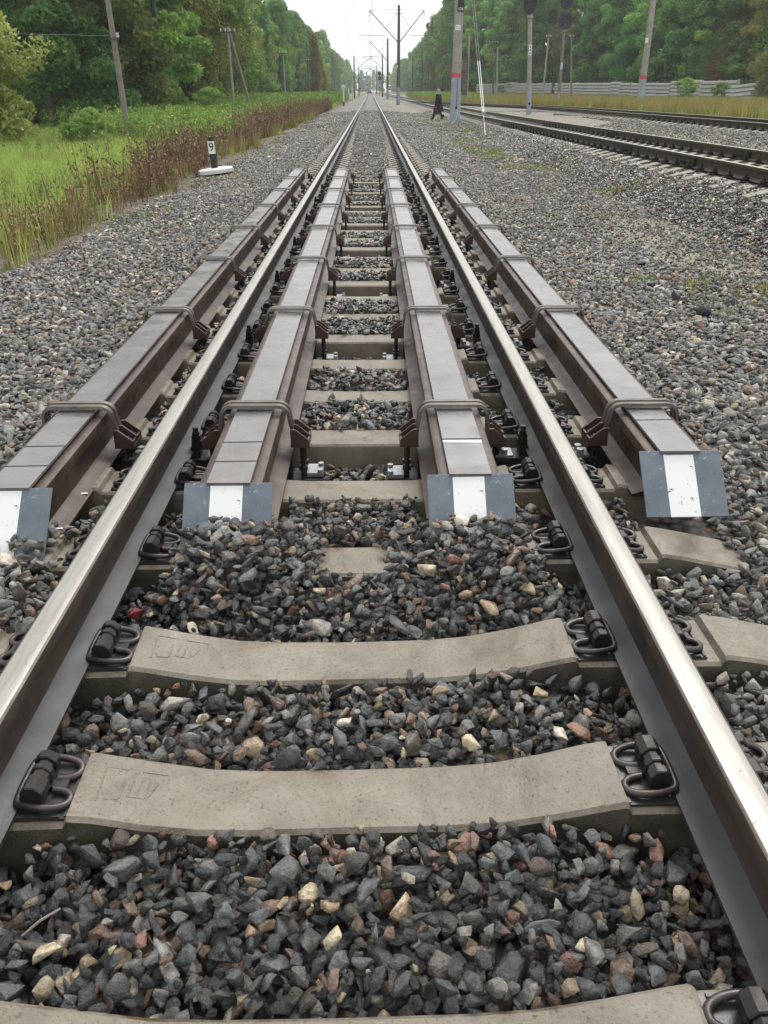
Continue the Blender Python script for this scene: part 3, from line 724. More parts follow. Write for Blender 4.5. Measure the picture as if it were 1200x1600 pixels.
proto_coll('stones_wet', WETM); proto_coll('stones_dry', DRYM)

def blocked(x, y, rails=True):                                    # where sleepers, rails, plates, bundles leave no room for a stone
    ax = np.abs(x); b = np.zeros(np.shape(x), bool)
    for k, ys in enumerate(SL_MAIN[:60]):
        if k == 3:
            b |= (np.abs(y - ys - x * .01) < .11) & ((np.abs(x + .02) < .085) | ((x > .9) & (x < 1.3)))
            continue
        b |= (np.abs(y - ys - x * [.009, .016, .017][k] if k < 3 else y - ys) < .100) & (ax < 1.32)
    if rails: b |= (np.abs(ax - RX) < .078)
    near = y > 2.5
    b |= near & (y < 15.2) & ((np.abs(x + .445) < .165) | (np.abs(x - .402) < .165) | (np.abs(x + 1.195) < .165) | (np.abs(x - 1.215) < .165))
    return b
def drop_stones(x0, x1, y0, y1, n, cell=.005):
    gx_ = np.arange(x0, x1, cell); gy_ = np.arange(y0, y1, cell); X, Y = np.meshgrid(gx_, gy_)
    tgt = stone_h(X, Y); hm = tgt - .040; blk = blocked(X, Y, False)
    # boards keep their lower edge free on the upper side
    out = []; r = np.random.default_rng(11)
    us = r.uniform(x0 + .03, x1 - .03, n); vs = r.uniform(y0 + .03, y1 - .03, n); sz = np.clip(r.lognormal(math.log(.0280), .34, n), .012, .054)
    sz[: n // 8] *= 1.2
    for i in range(n):
        a = sz[i]; ci = int((us[i] - x0) / cell); cj = int((vs[i] - y0) / cell); k = max(2, int(a / cell))
        if ci - k < 0 or cj - k < 0: continue
        w_ = hm[cj - k:cj + k + 1, ci - k:ci + k + 1]
        bw = blk[cj - k:cj + k + 1, ci - k:ci + k + 1]
        if w_.shape != (2 * k + 1, 2 * k + 1): continue
        if bw.mean() > .22: continue
        c = a * .68; zr = .42 * w_.max() + .58 * w_.mean(); zc = zr + c * .62
        if zc + c > tgt[cj, ci] + .027: continue
        if abs(abs(us[i]) - RX) < .095 + a and zc + c * 1.1 > -.012: continue
        jj = np.arange(-k, k + 1) * cell; rr = (jj[:, None] ** 2 + jj[None, :] ** 2) / (a * a)
        cap = zc + c * np.sqrt(np.clip(1 - rr, 0, 1)) * .9
        np.maximum(w_, np.where(rr < 1, cap, -9), out=w_)
        out.append((us[i], vs[i], zc, a))
    return np.array(out)
def filler(x0, x1, y0, y1, sp):
    X, Y = np.meshgrid(np.arange(x0, x1, sp), np.arange(y0, y1, sp)); x = X.ravel() + rng.uniform(-.012, .012, X.size); y = Y.ravel() + rng.uniform(-.012, .012, X.size)
    k = ~blocked(x, y, False); x, y = x[k], y[k]; a = rng.uniform(.016, .027, len(x))
    return np.stack([x, y, stone_h(x, y) - .044 - a * .30 + rng.uniform(-.006, .006, len(x)), a], 1)
near_st = drop_stones(-1.95, 2.15, .58, 2.95, 42000)
def rand_rot(n, tilt=.5):
    e = np.zeros((n, 3)); e[:, 0] = rng.normal(0, tilt, n); e[:, 1] = rng.normal(0, tilt, n); e[:, 2] = rng.uniform(0, 2 * math.pi, n); return e
# the 300 that show largest are parts of the bed, one object each
dep = near_st[:, 1] * math.cos(TH) + (CAM.z - near_st[:, 2]) * math.sin(TH)
vis = (np.abs(near_st[:, 0] - CAM.x) < dep * .49) & (near_st[:, 1] > .66)
top_ok = near_st[:, 2] + near_st[:, 3] * .6 > stone_h(near_st[:, 0], near_st[:, 1]) - .018
score = near_st[:, 3] / dep * vis * top_ok * (np.abs(near_st[:, 0]) < .72)
order = np.argsort(-score); big = order[:294]; rest = order[294:]
for i in big:
    x, y, z, a = near_st[i]; o = link('stone', WETM[int(rng.integers(0, 22 if a > .026 else len(WETM)))], bed, (x, y, z))
    o.rotation_euler = rand_rot(1, .55)[0]; q = rng.uniform(.85, 1.15, 3) * a; o.scale = q
for (px, py, mat, a, rd) in ((211, 948, 'stone_red', .031, False), (116, 1151, 'stone_white', .017, True), (232, 1112, 'stone_brown', .027, True), (718, 874, 'stone_white', .030, True), (190, 1322, 'stone_brown', .025, True), (842, 1368, 'stone_brown', .024, True)):
    p = gp(px, py, -.04); o = link('stone', stone_mesh(px, 14 if not rd else 30, .85, 'stone', mat, rd), bed, (p.x, p.y, float(stone_h(p.x, p.y)) + a * .35)); o.scale = (a, a, a * .95); o.rotation_euler = (.3, .2, px)
P = np.concatenate([near_st[rest], filler(-1.95, 2.15, .58, 2.95, .0235)]); n = len(P)
inner = np.abs(P[:, 0]) < .85
for msk, coll, nm in ((inner, 'stones_wet', 'wet dark ballast stones filling the track between the rails'), (~inner, 'stones_dry', 'grey ballast stones beside the near rails')):
    Q = P[msk]; k = len(Q)
    o = scatter('ballast_stones', Q[:, :3], rand_rot(k, .6), rng.uniform(.82, 1.18, (k, 3)) * Q[:, 3:4], coll, bed)
def field(x0, x1, y0, y1, dens, size, coll, zoff, parent=bed, ex=True, mask=None, tilt=.45):
    n = int((x1 - x0) * (y1 - y0) * dens); x = rng.uniform(x0, x1, n); y = rng.uniform(y0, y1, n)
    keep = np.ones(n, bool)
    if ex: keep &= ~blocked(x, y)
    keep &= np.abs(x - CAM.x) < (y * .883 + .6) * .53 + 1.4
    if mask is not None: keep &= mask(x, y)
    x, y = x[keep], y[keep]; a = np.clip(rng.lognormal(math.log(size), .28, len(x)), size * .5, size * 2)
    z = stone_h(x, y) + rng.uniform(zoff[0], zoff[1], len(x))
    return np.stack([x, y, z, a], 1)
def spread(parts, coll):
    Q = np.concatenate(parts); k = len(Q)
    scatter('ballast_stones', Q[:, :3], rand_rot(k, .5), rng.uniform(.82, 1.18, (k, 3)) * Q[:, 3:4], coll, bed)
def not_near(x, y): return ~((x > -1.93) & (x < 2.13) & (y < 2.93))
def left_edge(x, y): return x > -3.35 - .9 * (vnoise(x, y, 1.1, 21) - .5) - rng.exponential(.12, len(x))
def strip(x, y): return rng.uniform(0, 1, len(x)) > .92 * np.clip((x - 2.5) / .6, 0, 1) * np.clip((4.5 - x) / .3, 0, 1) * np.clip((vnoise(x, y, 1.4, 23) * .7 + vnoise(x, y, .35, 25) * .3 - .18) / .5, 0, 1)
spread([field(-.72, .72, 2.9, 15.6, 1500, .0215, 'w', (-.024, .002)), field(-1.42, -.72, 2.9, 15.6, 1300, .021, 'w', (-.022, .002)), field(.72, 1.42, 2.9, 15.6, 1300, .021, 'w', (-.022, .002))], 'stones_wet')
spread([field(-4.2, -1.38, 1.0, 9, 1150, .0250, 'd', (-.022, .006), mask=lambda x, y: not_near(x, y) & left_edge(x, y)),
        field(1.38, 4.7, 1.0, 9, 1150, .0250, 'd', (-.022, .006), mask=lambda x, y: not_near(x, y) & strip(x, y)),
        field(-4.2, -1.38, 9, 20, 850, .023, 'd', (-.018, .006), mask=left_edge), field(1.38, 4.7, 9, 20, 850, .023, 'd', (-.018, .006), mask=strip),
        field(-1.38, 1.38, 15.6, 26, 800, .023, 'd', (-.016, .006)),
        field(-4.2, -1.38, 20, 40, 330, .030, 'd', (-.014, .008), mask=left_edge), field(1.38, 4.9, 20, 40, 330, .030, 'd', (-.014, .008), mask=strip),
        field(-1.38, 1.38, 26, 42, 300, .029, 'd', (-.014, .006)), field(2.5, 4.6, 2, 22, 260, .012, 'd', (-.020, -.004), ex=False), field(-4.0, 4.6, 40, 70, 70, .036, 'd', (-.012, .010))], 'stones_dry')
spread([field(4.05, 5.1, 6, 30, 800, .026, 'd', (-.018, .012), ex=False)], 'stones_wet')
spread([field(4.9, 7.2, 8, 24, 260, .022, 'd', (-.03, -.012), ex=False), field(7.0, 9.9, 12, 34, 170, .028, 'd', (-.016, .006), ex=False), field(9.6, 10.6, 18, 40, 300, .030, 'd', (-.016, .012), ex=False)], 'stones_dry')
for px, py, a in ((519, 619, .026), (564, 620, .027)):
    p = gp(px, py, -.03); o = link('stone', WETM[3], bed, (p.x, p.y, -.045 + a * .5)); o.scale = (a, a, a); o.rotation_euler = (.1, .2, px)
lumps = [(1000, 412, .055), (1018, 449, .058), (1054, 468, .062), (1101, 490, .085)]
for i, (px, py, a) in enumerate(lumps):
    p = gp(px, py, -.08); o = link('dark_rock', stone_mesh(900 + i, 14, .9, 'dark_rock', 'stone_black'), None, (p.x, p.y, float(stone_h(p.x, p.y)) + a * .45)); o.scale = (a, a, a * .9); o.rotation_euler = (.2, .1, i)
    tagp(o, ['small black rock lying apart at the row end by the green tuft', 'black rock touching the green tuft', 'black rock second largest in the row of four', 'largest black rock of the row lying on the gravel'][i], 'rock', 'black rocks on the gravel')
mb = MB(); a = gp(36, 1468, -.03); b_ = gp(98, 1432, -.03); a.z = float(stone_h(a.x, a.y)) + .028; b_.z = float(stone_h(b_.x, b_.y)) + .03
mb.tube([a, (a + b_) / 2 + Vector((0, .002, .004)), b_], [.0022, .003, .002], 6); mb.build('straw_stalk', 'wood_grey'); tagp(bpy.context.scene.objects['straw_stalk'], 'dry straw stalk lying on the dark stones of the crib', 'straw')
# ------------------------------------------------------------------ masts, poles, signals
def gz(x, y): return float(base_h(x, y))
def place(px, d, zoff=0.0):                           # column of the picture at depth d, standing on the ground
    x = (px - VPX) / F_PX * d + CAM.x; y = (d - .9) / math.cos(TH); return Vector((x, y, gz(x, y) + zoff))
def pole_part(parent, name, H, r0, r1, mat, z0=-.3, n=12, lean=(0, 0)):
    mb = MB(); mb.tube([(lean[0] * z0, lean[1] * z0, z0), (lean[0] * H / 2, lean[1] * H / 2, H / 2), (lean[0] * H, lean[1] * H, H)], [r0, (r0 + r1) / 2, r1], n); return mb.build(name, mat, parent, 40)
def insulator(mb, p, s=1.0):
    for k in range(3): mb.cyl((p[0], p[1], p[2] + k * .05 * s), (p[0], p[1], p[2] + (k * .05 + .03) * s), .05 * s, 8)
    mb.cyl((p[0], p[1], p[2] - .08 * s), (p[0], p[1], p[2] + .12 * s), .012 * s, 6)
# near catenary mast with painted foot
m1 = place(709.3, 40.0); ma = empty('catenary_mast', m1, 0, 'concrete mast with pale blue foot, red band and number plates by the guy wires', 'mast', 'catenary masts')
pole_part(ma, 'shaft', 10.4, .245, .165, 'mast_concrete')
mb = MB(); mb.tube([(0, 0, -.1), (0, 0, 2.03)], [.251, .239], 16); mb.build('painted_foot', 'mast_paint', ma, 40)
mb = MB(); mb.tube([(0, 0, 2.03), (0, 0, 2.22)], [.242, .240], 16); mb.build('red_band', 'red_paint', ma, 40)
mb = MB(); mb.box((-.03, -.225, 4.12), (.25, .02, .22)); mb.build('number_plate', 'white_paint', ma)
mb = MB()
for k in range(3): mb.box((-.10 + k * .07, -.238, 4.12), (.018, .004, .12))
mb.build('faded_figures', 'mast_concrete', ma)
mb = MB(); mb.box((.07, -.215, 5.02), (.30, .02, .52)); pl = mb.build('number_board', 'black_paint', ma)
for i, ch in enumerate('106'):
    o = link('figure', text_mesh(ch, .17, 'white_paint', 'figure'), ma); o.location = (.07 + (i - 1) * .085, -.228, 4.87); o.rotation_euler = (R(90), 0, 0)
mb = MB(); mb.tube(smooth_path([(.04, -.262, 2.0), (.045, -.262, 1.0), (.05, -.262, .75)], 4), .012, 6); mb.box((.03, -.265, .72), (.10, .05, .12)); mb.build('earth_cable', 'black_paint', ma)
mb = MB(); mb.tube(smooth_path([(.06, -.266, .66), (.09, -.27, .45), (.02, -.28, .2), (-.18, -.30, .02)], 5), .012, 6); mb.build('white_cable', 'white_paint', ma, 60)
mb = MB(); mb.tube([(0, 0, 7.2), (-3.6, 0, 9.0)], .045, 8); mb.tube([(0, 0, 9.6), (-3.6, 0, 9.0)], .02, 6); mb.build('cantilever', 'wire', ma)
# guy wires
g0 = place(757, 29.4); gt = Vector((m1.x, m1.y - .1, m1.z + 9.2)); gu = empty('guy_wire', g0, 0, 'two guy wires with white painted lower ends anchored in the gravel by the numbered mast', 'guy wire')
def rel(p): return Vector(p) - g0
for s in (-1, 1):
    top = gt + Vector((s * .06, 0, 0)); lo = g0 + Vector((s * .03, 0, 0)); dv = (top - lo)
    mb = MB(); mb.tube([rel(lo + dv * .26), rel(top)], .009, 6); mb.build('strand', 'wire', gu)
    mb = MB(); mb.tube([rel(lo + dv * .07), rel(lo + dv * .27)], .013, 6); mb.build('white_sleeve', 'white_paint', gu)
mb = MB(); mb.tube([rel(g0 + Vector((0, -.05, -.1))), rel(g0 + (gt - g0) * .09)], .014, 8); mb.build('anchor_rod', 'white_paint', gu)
mb = MB(); mb.box(rel(g0 + (gt - g0) * .075), (.16, .12, .14)); mb.box(rel(g0 + (gt - g0) * .05 + Vector((-.05, 0, 0))), (.08, .08, .18)); mb.build('turnbuckle', 'galvanised', gu)

def cat_mast(px, d, label, H=10.5, arms=True, foot=True, mat='mast_dark', side=-1):
    p = place(px, d); e = empty('catenary_mast', p, 0, label, 'mast', 'catenary masts'); pole_part(e, 'shaft', H, .23, .15, mat)
    if foot: mb = MB(); mb.tube([(0, 0, -.1), (0, 0, 1.9)], [.236, .225], 12); mb.build('painted_foot', 'mast_paint', e, 40)
    if arms:
        for s in ((-1, 1) if arms == 2 else (side,)):
            L = abs(p.x) if s < 0 or p.x < 0 else 3.0
            mb = MB(); mb.tube([(0, 0, H - 3.9), (s * L, 0, H - .55)], .055, 8); mb.tube([(0, 0, H - .45), (s * L, 0, H - .55)], .022, 6); mb.tube([(0, 0, H - .6), (s * L * .45, 0, H - 2.35)], .03, 6); mb.build('cantilever', 'wire', e)
            mb = MB(); mb.tube([(s * L * .42, 0, H - 3.15), (s * (L + 1.4), 0, H - 3.05)], .03, 6); mb.tube([(s * (L + 1.4), 0, H - 3.05), (s * (L + 1.4), 0, H - 3.25), (s * (L + .3), 0, H - 3.7)], .018, 6); mb.build('registration_arm', 'wire', e)
            mb = MB()
            for k in range(4): mb.cyl((s * L, 0, H - .7 - .12 * k), (s * L, 0, H - .64 - .12 * k), .09, 8)
            mb.build('insulator', 'mast_concrete', e)
    mb = MB(); mb.cyl((-.16, -.22, H * .38), (-.16, -.22, H * .38 + .28), .10, 8); mb.build('lamp_fitting', 'white_paint', e)
    return e
cat_mast(622, 99, 'tall catenary mast with wide brackets to both sides and grey painted foot', arms=2)
cat_mast(605.5, 158, 'catenary mast with one bracket, between the wide bracketed mast and the red signal', arms=1)
cat_mast(597.5, 222, 'distant catenary mast right beside the red signal', arms=1, foot=False)
cat_mast(588.5, 330, 'far catenary mast, small, behind the red signal', arms=1, foot=False)
cat_mast(554, 228, 'dark catenary mast on the meadow side of the line with white foot', arms=1, side=1, foot=False)
cat_mast(561, 320, 'smaller dark catenary mast behind the white-footed one on the meadow side', 10, arms=1, side=1, foot=False)
cat_mast(658, 180, 'dark mast among the weeds at the far end of the side tracks', 10.4, arms=0, foot=False)
cat_mast(644, 205, 'thin grey mast against the trees, left of the dark mast in the weeds', 9, arms=0, foot=False)
e = cat_mast(997, 54.5, 'concrete mast with red band and pale blue foot standing in yellow grass before the fence', 10.4, arms=0, mat='mast_concrete')
mb = MB(); mb.tube([(0, 0, 1.86), (0, 0, 2.06)], [.236, .234], 12); mb.build('red_band', 'red_paint', e, 40)
e = cat_mast(1207, 50, 'dark mast cut by the photo edge beyond the fence end', 8, arms=0, mat='mast_dark')

def wood_pole(px, d, H, label, mat='wood_grey', lean=(0, 0), bar=True, r=.12, barw=.6, ins=2):
    p = place(px, d); e = empty('telegraph_pole', p, 0, label, 'pole', 'telegraph poles'); pole_part(e, 'shaft', H, r, r * .72, mat, lean=lean)
    if bar:
        zt = H - .35; mb = MB(); mb.box((lean[0] * zt, lean[1] * zt - .09, zt), (barw, .07, .08)); mb.build('crossarm', 'wood_dark', e)
        for k in range(ins):
            mb = MB(); insulator(mb, (lean[0] * zt + (-barw / 2 + .06 + k * (barw - .12) / max(ins - 1, 1)), lean[1] * zt - .09, zt + .1), 1.2); mb.build('insulator', 'white_paint', e)
    return e
e = wood_pole(203, 35, 8.0, 'weathered wooden telegraph pole with small white insulator at the meadow edge', 'wood_grey', (-.02, 0), True, .135)
mb = MB(); mb.box((-.02 * 3.9 + .05, -.12, 3.85), (.40, .07, .07)); mb.build('lower_crossarm', 'wood_dark', e); mb = MB(); insulator(mb, (.14, -.12, 3.9), 1.2); mb.build('insulator', 'white_paint', e)
mb = MB(); mb.tube([(-.2, 0, 3.95), (-8, -2, 4.0), (-22, -6, 4.7)], .012, 5); mb.build('line_wire', 'wire', e)
e = wood_pole(367, 60, 6.0, 'grey pole with crossarm, upright leg of the braced pair by the bushes', 'mast_concrete', (0, 0), True, .13, 1.1, 4)
mb = MB(); mb.tube([(.12, .0, 5.6), (1.35, .6, .1)], [.09, .11], 8); mb.build('brace', 'wood_grey', e, 40)
wood_pole(447, 97, 6.2, 'single pale telegraph pole behind the tall weeds with one crossarm', 'mast_concrete', (-.01, 0), True, .13, .9)
wood_pole(483, 150, 7.2, 'dark telegraph pole beside the yellowing birch', 'wood_dark', (0, 0), True, .14, 1.2, 4)
wood_pole(502, 182, 7.4, 'pale telegraph pole between the yellowing tree and the white post', 'mast_concrete', (0, 0), True, .14, .8)
wood_pole(523, 230, 7.4, 'thin faint telegraph pole against the far woods, meadow side', 'wood_grey', (0, 0), False, .14)
wood_pole(847, 112, 8.0, 'pale leaning pole with white insulator standing before the fence', 'mast_concrete', (.02, 0), True, .15, .7)
wood_pole(892, 108, 7.8, 'brown wooden pole right behind the signal with stacked heads', 'wood_grey', (-.10, 0), True, .13, .6)
wood_pole(775.5, 122, 7.0, 'pale concrete pole in front of the fence, lit by small white lamp', 'mast_concrete', (-.04, 0), False, .15)
wood_pole(770.5, 130, 8.2, 'dark pole with crossarm of several insulators beside the pale concrete pole', 'wood_dark', (-.09, 0), True, .13, 1.8, 5)
wood_pole(687, 150, 7.2, 'dark wooden pole leaning towards the woods, beyond the walking person', 'wood_dark', (.05, 0), False, .13)
wood_pole(669, 190, 8.0, 'slim dark pole beyond the weeds next to the dark mast', 'wood_dark', (-.02, 0), False, .13)
wood_pole(702, 140, 6.2, 'short dark pole in the weeds behind the numbered mast', 'wood_dark', (0, 0), False, .12)

def signal(px, d, label, zh, lean=(0, 0), wd=.62, lit=1, mat='mast_concrete', two=False):
    p = place(px, d, .03); e = empty('railway_signal', p, 0, label, 'signal', 'railway signals')
    pole_part(e, 'mast', zh + 2.4, .13, .11, mat, lean=lean)
    mb = MB(); mb.tube([(0, 0, -.1), (lean[0] * 1.1, 0, 1.1)], .137, 12); mb.build('painted_foot', 'mast_paint', e, 40)
    mb = MB(); mb.box((lean[0] * .5, -.14, .5), (.1, .02, .12)); mb.build('foot_mark', 'black_paint', e)
    mb = MB(); mb.box((lean[0] * 3, -.15, 3.1), (.16, .02, .5)); mb.build('number_plate', 'white_paint', e)
    mb = MB()
    for k in range(3): mb.box((lean[0] * 3, -.163, 2.95 + k * .15), (.05, .004, .09))
    mb.build('figures', 'black_paint', e)
    for k in range(2 if two else 1):
        zc = zh + (1.0 if not two else .62) + k * 1.42; hh = 1.0 if not two else .62; n = 24; ring = []
        for j in range(n):
            a = 2 * math.pi * j / n; ring.append((wd / 2 * max(-1, min(1, 1.25 * math.cos(a))), hh * math.sin(a)))
        mb = MB(); mb.loft([[Vector((lean[0] * zc + a, -.20, zc + b)) for a, b in ring], [Vector((lean[0] * zc + a, -.16, zc + b)) for a, b in ring]]); hd = mb.build('signal_head', 'sign_navy', e)
        mb = MB(); mb.box((lean[0] * zc, -.02, zc), (.3, .28, hh * 1.4)); mb.build('lamp_case', 'sign_navy', hd)
        for q, zz in enumerate((zc + hh * .35, zc - hh * .38)):
            on = (k == 0 and q == (1 if not two else 1) and lit)
            if not two: on = (q == 1 and lit)
            mb = MB(); mb.cyl((lean[0] * zz, -.215, zz), (lean[0] * zz, -.195, zz), .105, 16); mb.build('lens', 'red_lamp' if on else 'glass_dark', hd, 40)
            mb = MB(); rr = []
            for y_, r_ in ((-.2, .13), (-.45, .12)):
                rr.append([Vector((lean[0] * zz + r_ * math.cos(a), y_ + .08 * (1 - math.sin(a)) * (y_ < -.3), zz + r_ * math.sin(a))) for a in [R(-20 + 220 * t / 10) for t in range(11)]])
            fs = []; vs = rr[0] + rr[1]
            for i in range(10): fs.append((i, i + 1, i + 12, i + 11))
            mb.add(vs, fs); mb.build('visor', 'black_paint', hd, 60)
    mb = MB(); mb.box((lean[0] * zh, -.05, zh - .1), (.34, .2, .1)); mb.build('head_bracket', 'mast_concrete', e)
    return e
signal(824.5, 45.2, 'pale signal mast with dark oval head between the side tracks', 4.75, (-.07, 0), .74, 0)
signal(871, 69, 'brown signal mast with stacked dark heads and red lamp before the fence', 5.75, (-.01, 0), 1.05, 1, 'wood_grey', True)
e = signal(593, 268, 'distant dark signal showing red beside the line', 4.6, (0, 0), 1.1, 1, 'mast_dark', True)
# ribbed indicator on a post
p = place(728.5, 88); e = empty('route_indicator', p, 0, 'tall dark ribbed indicator box on a pale post behind the numbered mast', 'signal')
pole_part(e, 'post', 6.6, .11, .09, 'mast_concrete')
for k in range(7):
    mb = MB(); mb.box((-.32, -.15, 1.05 + k * .52), (.52, .30, .46)); mb.build('slat_box', 'mast_dark' if k % 2 else 'wood_dark', e)
# kilometre post, white
p = place(537, 91.5); e = empty('distance_post', p, 0, 'slim white distance post with wider head and black foot by the gravel edge', 'post')
mb = MB(); mb.box((0, 0, .18), (.20, .20, .46)); mb.build('foot', 'black_paint', e); mb = MB(); mb.box((0, 0, 1.1), (.17, .17, 1.44)); mb.build('shaft', 'white_paint', e); mb = MB(); mb.box((0, 0, 1.98), (.42, .2, .34)); mb.build('head', 'white_paint', e)
p = place(548, 190); e = empty('distance_post', p, 0, 'two small white posts far away at the gravel edge before the dark mast', 'post')
mb = MB(); mb.box((-.5, 0, 1.2), (.3, .2, 2.4)); mb.build('shaft', 'white_paint', e); mb = MB(); mb.box((.4, 0, 1.2), (.3, .2, 2.4)); mb.build('shaft', 'white_paint', e)
# picket marker 9
p = gp(337, 271, -.12); p.z = float(stone_h(p.x, p.y)) + .05
e = empty('picket_marker', p, 0, 'black picket post with white plate reading 9 on a round white base', 'marker post'); e.rotation_euler = (0, R(-3), 0)
mb = MB(); rg = []
for zz, rr in ((-.02, .355), (.045, .365), (.065, .35), (.075, .25)): rg.append([Vector((rr * math.cos(2 * math.pi * j / 28), rr * math.sin(2 * math.pi * j / 28), zz + .02 * math.cos(2 * math.pi * j / 28))) for j in range(28)])
mb.loft(rg); mb.build('round_base', 'white_paint', e, 40)
mb = MB(); mb.box((0, 0, .36), (.125, .125, .60), None, 0, .92); mb.build('post', 'black_paint', e)
mb = MB(); mb.box((0, -.073, .465), (.135, .02, .235)); pl = mb.build('number_plate', 'white_paint', e)
o = link('figure', text_mesh('9', .23, 'black_paint', 'figure'), pl); o.location = (0, -.086, .468); o.rotation_euler = (R(90), 0, 0); o.scale = (.95, 1, 1)
# wires over the line
def wire(name, pts, label, r=.012):
    p0 = Vector(pts[0]); mb = MB(); mb.tube([Vector(p) - p0 for p in pts], r, 5); o = mb.build(name, 'wire'); o.location = p0; tagp(o, label, 'wire', 'overhead wires')
def span(x0, z, y0, y1, sag, n=8, x1=None): return [(x0 + ((x1 if x1 is not None else x0) - x0) * k / n, y0 + (y1 - y0) * k / n, z - sag * 4 * (k / n) * (1 - k / n)) for k in range(n + 1)]
YS = [-22, 44, 111, 178, 250, 330, 420]
pts = []
for a, b_ in zip(YS, YS[1:]): pts += span(.25, 8.6, a, b_, 1.1)[:-1]
wire('messenger_wire', pts, 'sagging messenger wire hung above the reinforced track', .016)
wire('contact_wire', [(.15 * (1 if k % 2 else -1), y, 6.55) for k, y in enumerate(YS)], 'level contact wire above the reinforced track', .014)
pts = []
for a, b_ in zip(YS, YS[1:]): pts += span(5.9, 8.7, a, b_, 1.1)[:-1]
wire('messenger_wire', pts, 'messenger wire hung above the second track', .015)
wire('feeder_wire', [(3.9, 44, 9.6), (-3.0, 111, 9.2), (-5, 256, 9.8)], 'feeder wire crossing from the numbered mast to the meadow side', .018)

# ------------------------------------------------------------------ fence
fp = [Vector((41.2, 95)), Vector((37.4, 123)), Vector((33.4, 165)), Vector((21.8, 193))]
fe = empty('concrete_fence', (fp[0].x, fp[0].y, gz(fp[0].x, fp[0].y)), 0, 'long pale ribbed panel fence before the woods, last panel tilted', 'fence')
def fence_panel(L, H):
    mb = MB(); prof = []; nr = 5
    for k in range(nr):
        z0 = H * k / nr; dz = H / nr; prof += [(0, z0), (0, z0 + dz * .28), (.20, z0 + dz * .32), (.20, z0 + dz * .82), (.16, z0 + dz * .88), (0, z0 + dz * .94)]
    prof.append((0, H)); back = [(-.07, H), (-.07, 0)]; P = prof + back
    mb.loft([[Vector((u, a, b)) for a, b in P] for u in (0, L)]); return mb.mesh('fence_panel', 'concrete_pale')
FP4 = fence_panel(3.96, 2.15)
seg_d = 0; pos = []
for a, b_ in zip(fp, fp[1:]):
    L = (b_ - a).length; d = (b_ - a) / L; k = 0
    while (k + 1) * 4.0 <= L + .5: pos.append((a + d * (k * 4.0), d)); k += 1
for i, (q, d) in enumerate(pos):
    o = link('fence_panel', FP4, fe); ang = math.atan2(d.y, d.x)
    dz = random.choice([0, 0, 0, .08, .14, -.05]) + (.16 if 2 <= i <= 4 else 0)
    o.location = Vector((q.x, q.y, gz(q.x, q.y) + dz)) - fe.location; o.rotation_euler = (R(random.uniform(-3, 3)), R(random.uniform(-.6, .6)), ang + math.pi if False else ang)
    if i == 0: o.rotation_euler = (R(9), R(4.5), ang + R(10)); o['label'] = 'tilted last panel of the fence'
    if i % 2 == 0 or i < 3:
        mb = MB(); mb.box((0, 0, 1.1), (.14, .2, 2.3)); z = mb.build('fence_post', 'concrete_pale', fe); z.location = Vector((q.x, q.y, gz(q.x, q.y) + dz)) - fe.location; z.rotation_euler = (0, R(6 if i == 0 else random.uniform(-2, 2)), ang)

# ------------------------------------------------------------------ walking person
def skin_mesh(name, verts, edges, radii, mat, sub=1, root=0):
    me = bpy.data.meshes.new(name + '_src'); me.from_pydata(verts, edges, []); o = bpy.data.objects.new(name, me); C.objects.link(o)
    md = o.modifiers.new('skin', 'SKIN'); md.use_smooth_shade = True
    for i, v in enumerate(me.skin_vertices[0].data):
        v.radius = radii[i] if hasattr(radii[i], '__len__') else (radii[i], radii[i]); v.use_root = (i == root)
    s2 = o.modifiers.new('sub', 'SUBSURF'); s2.levels = sub; s2.render_levels = sub
    dg = bpy.context.evaluated_depsgraph_get(); out = bpy.data.meshes.new_from_object(o.evaluated_get(dg)); out.name = name
    bpy.data.objects.remove(o); bpy.data.meshes.remove(me); out.materials.clear(); out.materials.append(MATS[mat])
    for p_ in out.polygons: p_.use_smooth = True
    return out
pp = at(684, 188, 46.8); px_, py_ = pp.x, pp.y; pz = gz(px_, py_) + .02
pe = empty('person', (px_, py_, pz), math.pi, 'person in long black coat, purple skirt and pale headscarf walking across the gravel', 'person')
V = [(0, 0, .86), (0, 0, 1.05), (0, 0, 1.27), (.02, 0, 1.36), (.04, 0, 1.44), (.05, 0, 1.53),      # pelvis .. head
     (0, .09, .84), (.17, .10, .47), (.30, .10, .09), (.41, .10, .05),                            # leg forward
     (0, -.09, .84), (-.08, -.10, .47), (-.30, -.10, .12), (-.22, -.10, .045),                     # leg behind
     (0, .19, 1.29), (.03, .25, 1.05), (.20, .23, .88), (.27, .22, .84),                           # arm
     (0, -.19, 1.29), (-.06, -.25, 1.05), (.06, -.25, .84), (.11, -.24, .78)]
Ed = [(0, 1), (1, 2), (2, 3), (3, 4), (4, 5), (0, 6), (6, 7), (7, 8), (8, 9), (0, 10), (10, 11), (11, 12), (12, 13), (2, 14), (14, 15), (15, 16), (16, 17), (2, 18), (18, 19), (19, 20), (20, 21)]
Rd = [.13, .12, .12, .055, .06, .085, .085, .06, .045, .04, .085, .06, .045, .04, .06, .045, .035, .03, .06, .045, .035, .03]
body = link('body', skin_mesh('body', V, Ed, Rd, 'skin'), pe)
def rings(mb, spec, n=14):
    mb.loft([[Vector((cx + rx * math.cos(2 * math.pi * j / n), cy + ry * math.sin(2 * math.pi * j / n), z)) for j in range(n)] for (cx, cy, rx, ry, z) in spec])
mb = MB(); rings(mb, [(.02, 0, .08, .09, 1.39), (0, 0, .15, .23, 1.32), (-.01, 0, .185, .24, 1.18), (-.01, 0, .19, .22, 1.0), (-.02, 0, .225, .24, .80), (-.07, 0, .235, .25, .62), (-.12, 0, .235, .25, .44)])
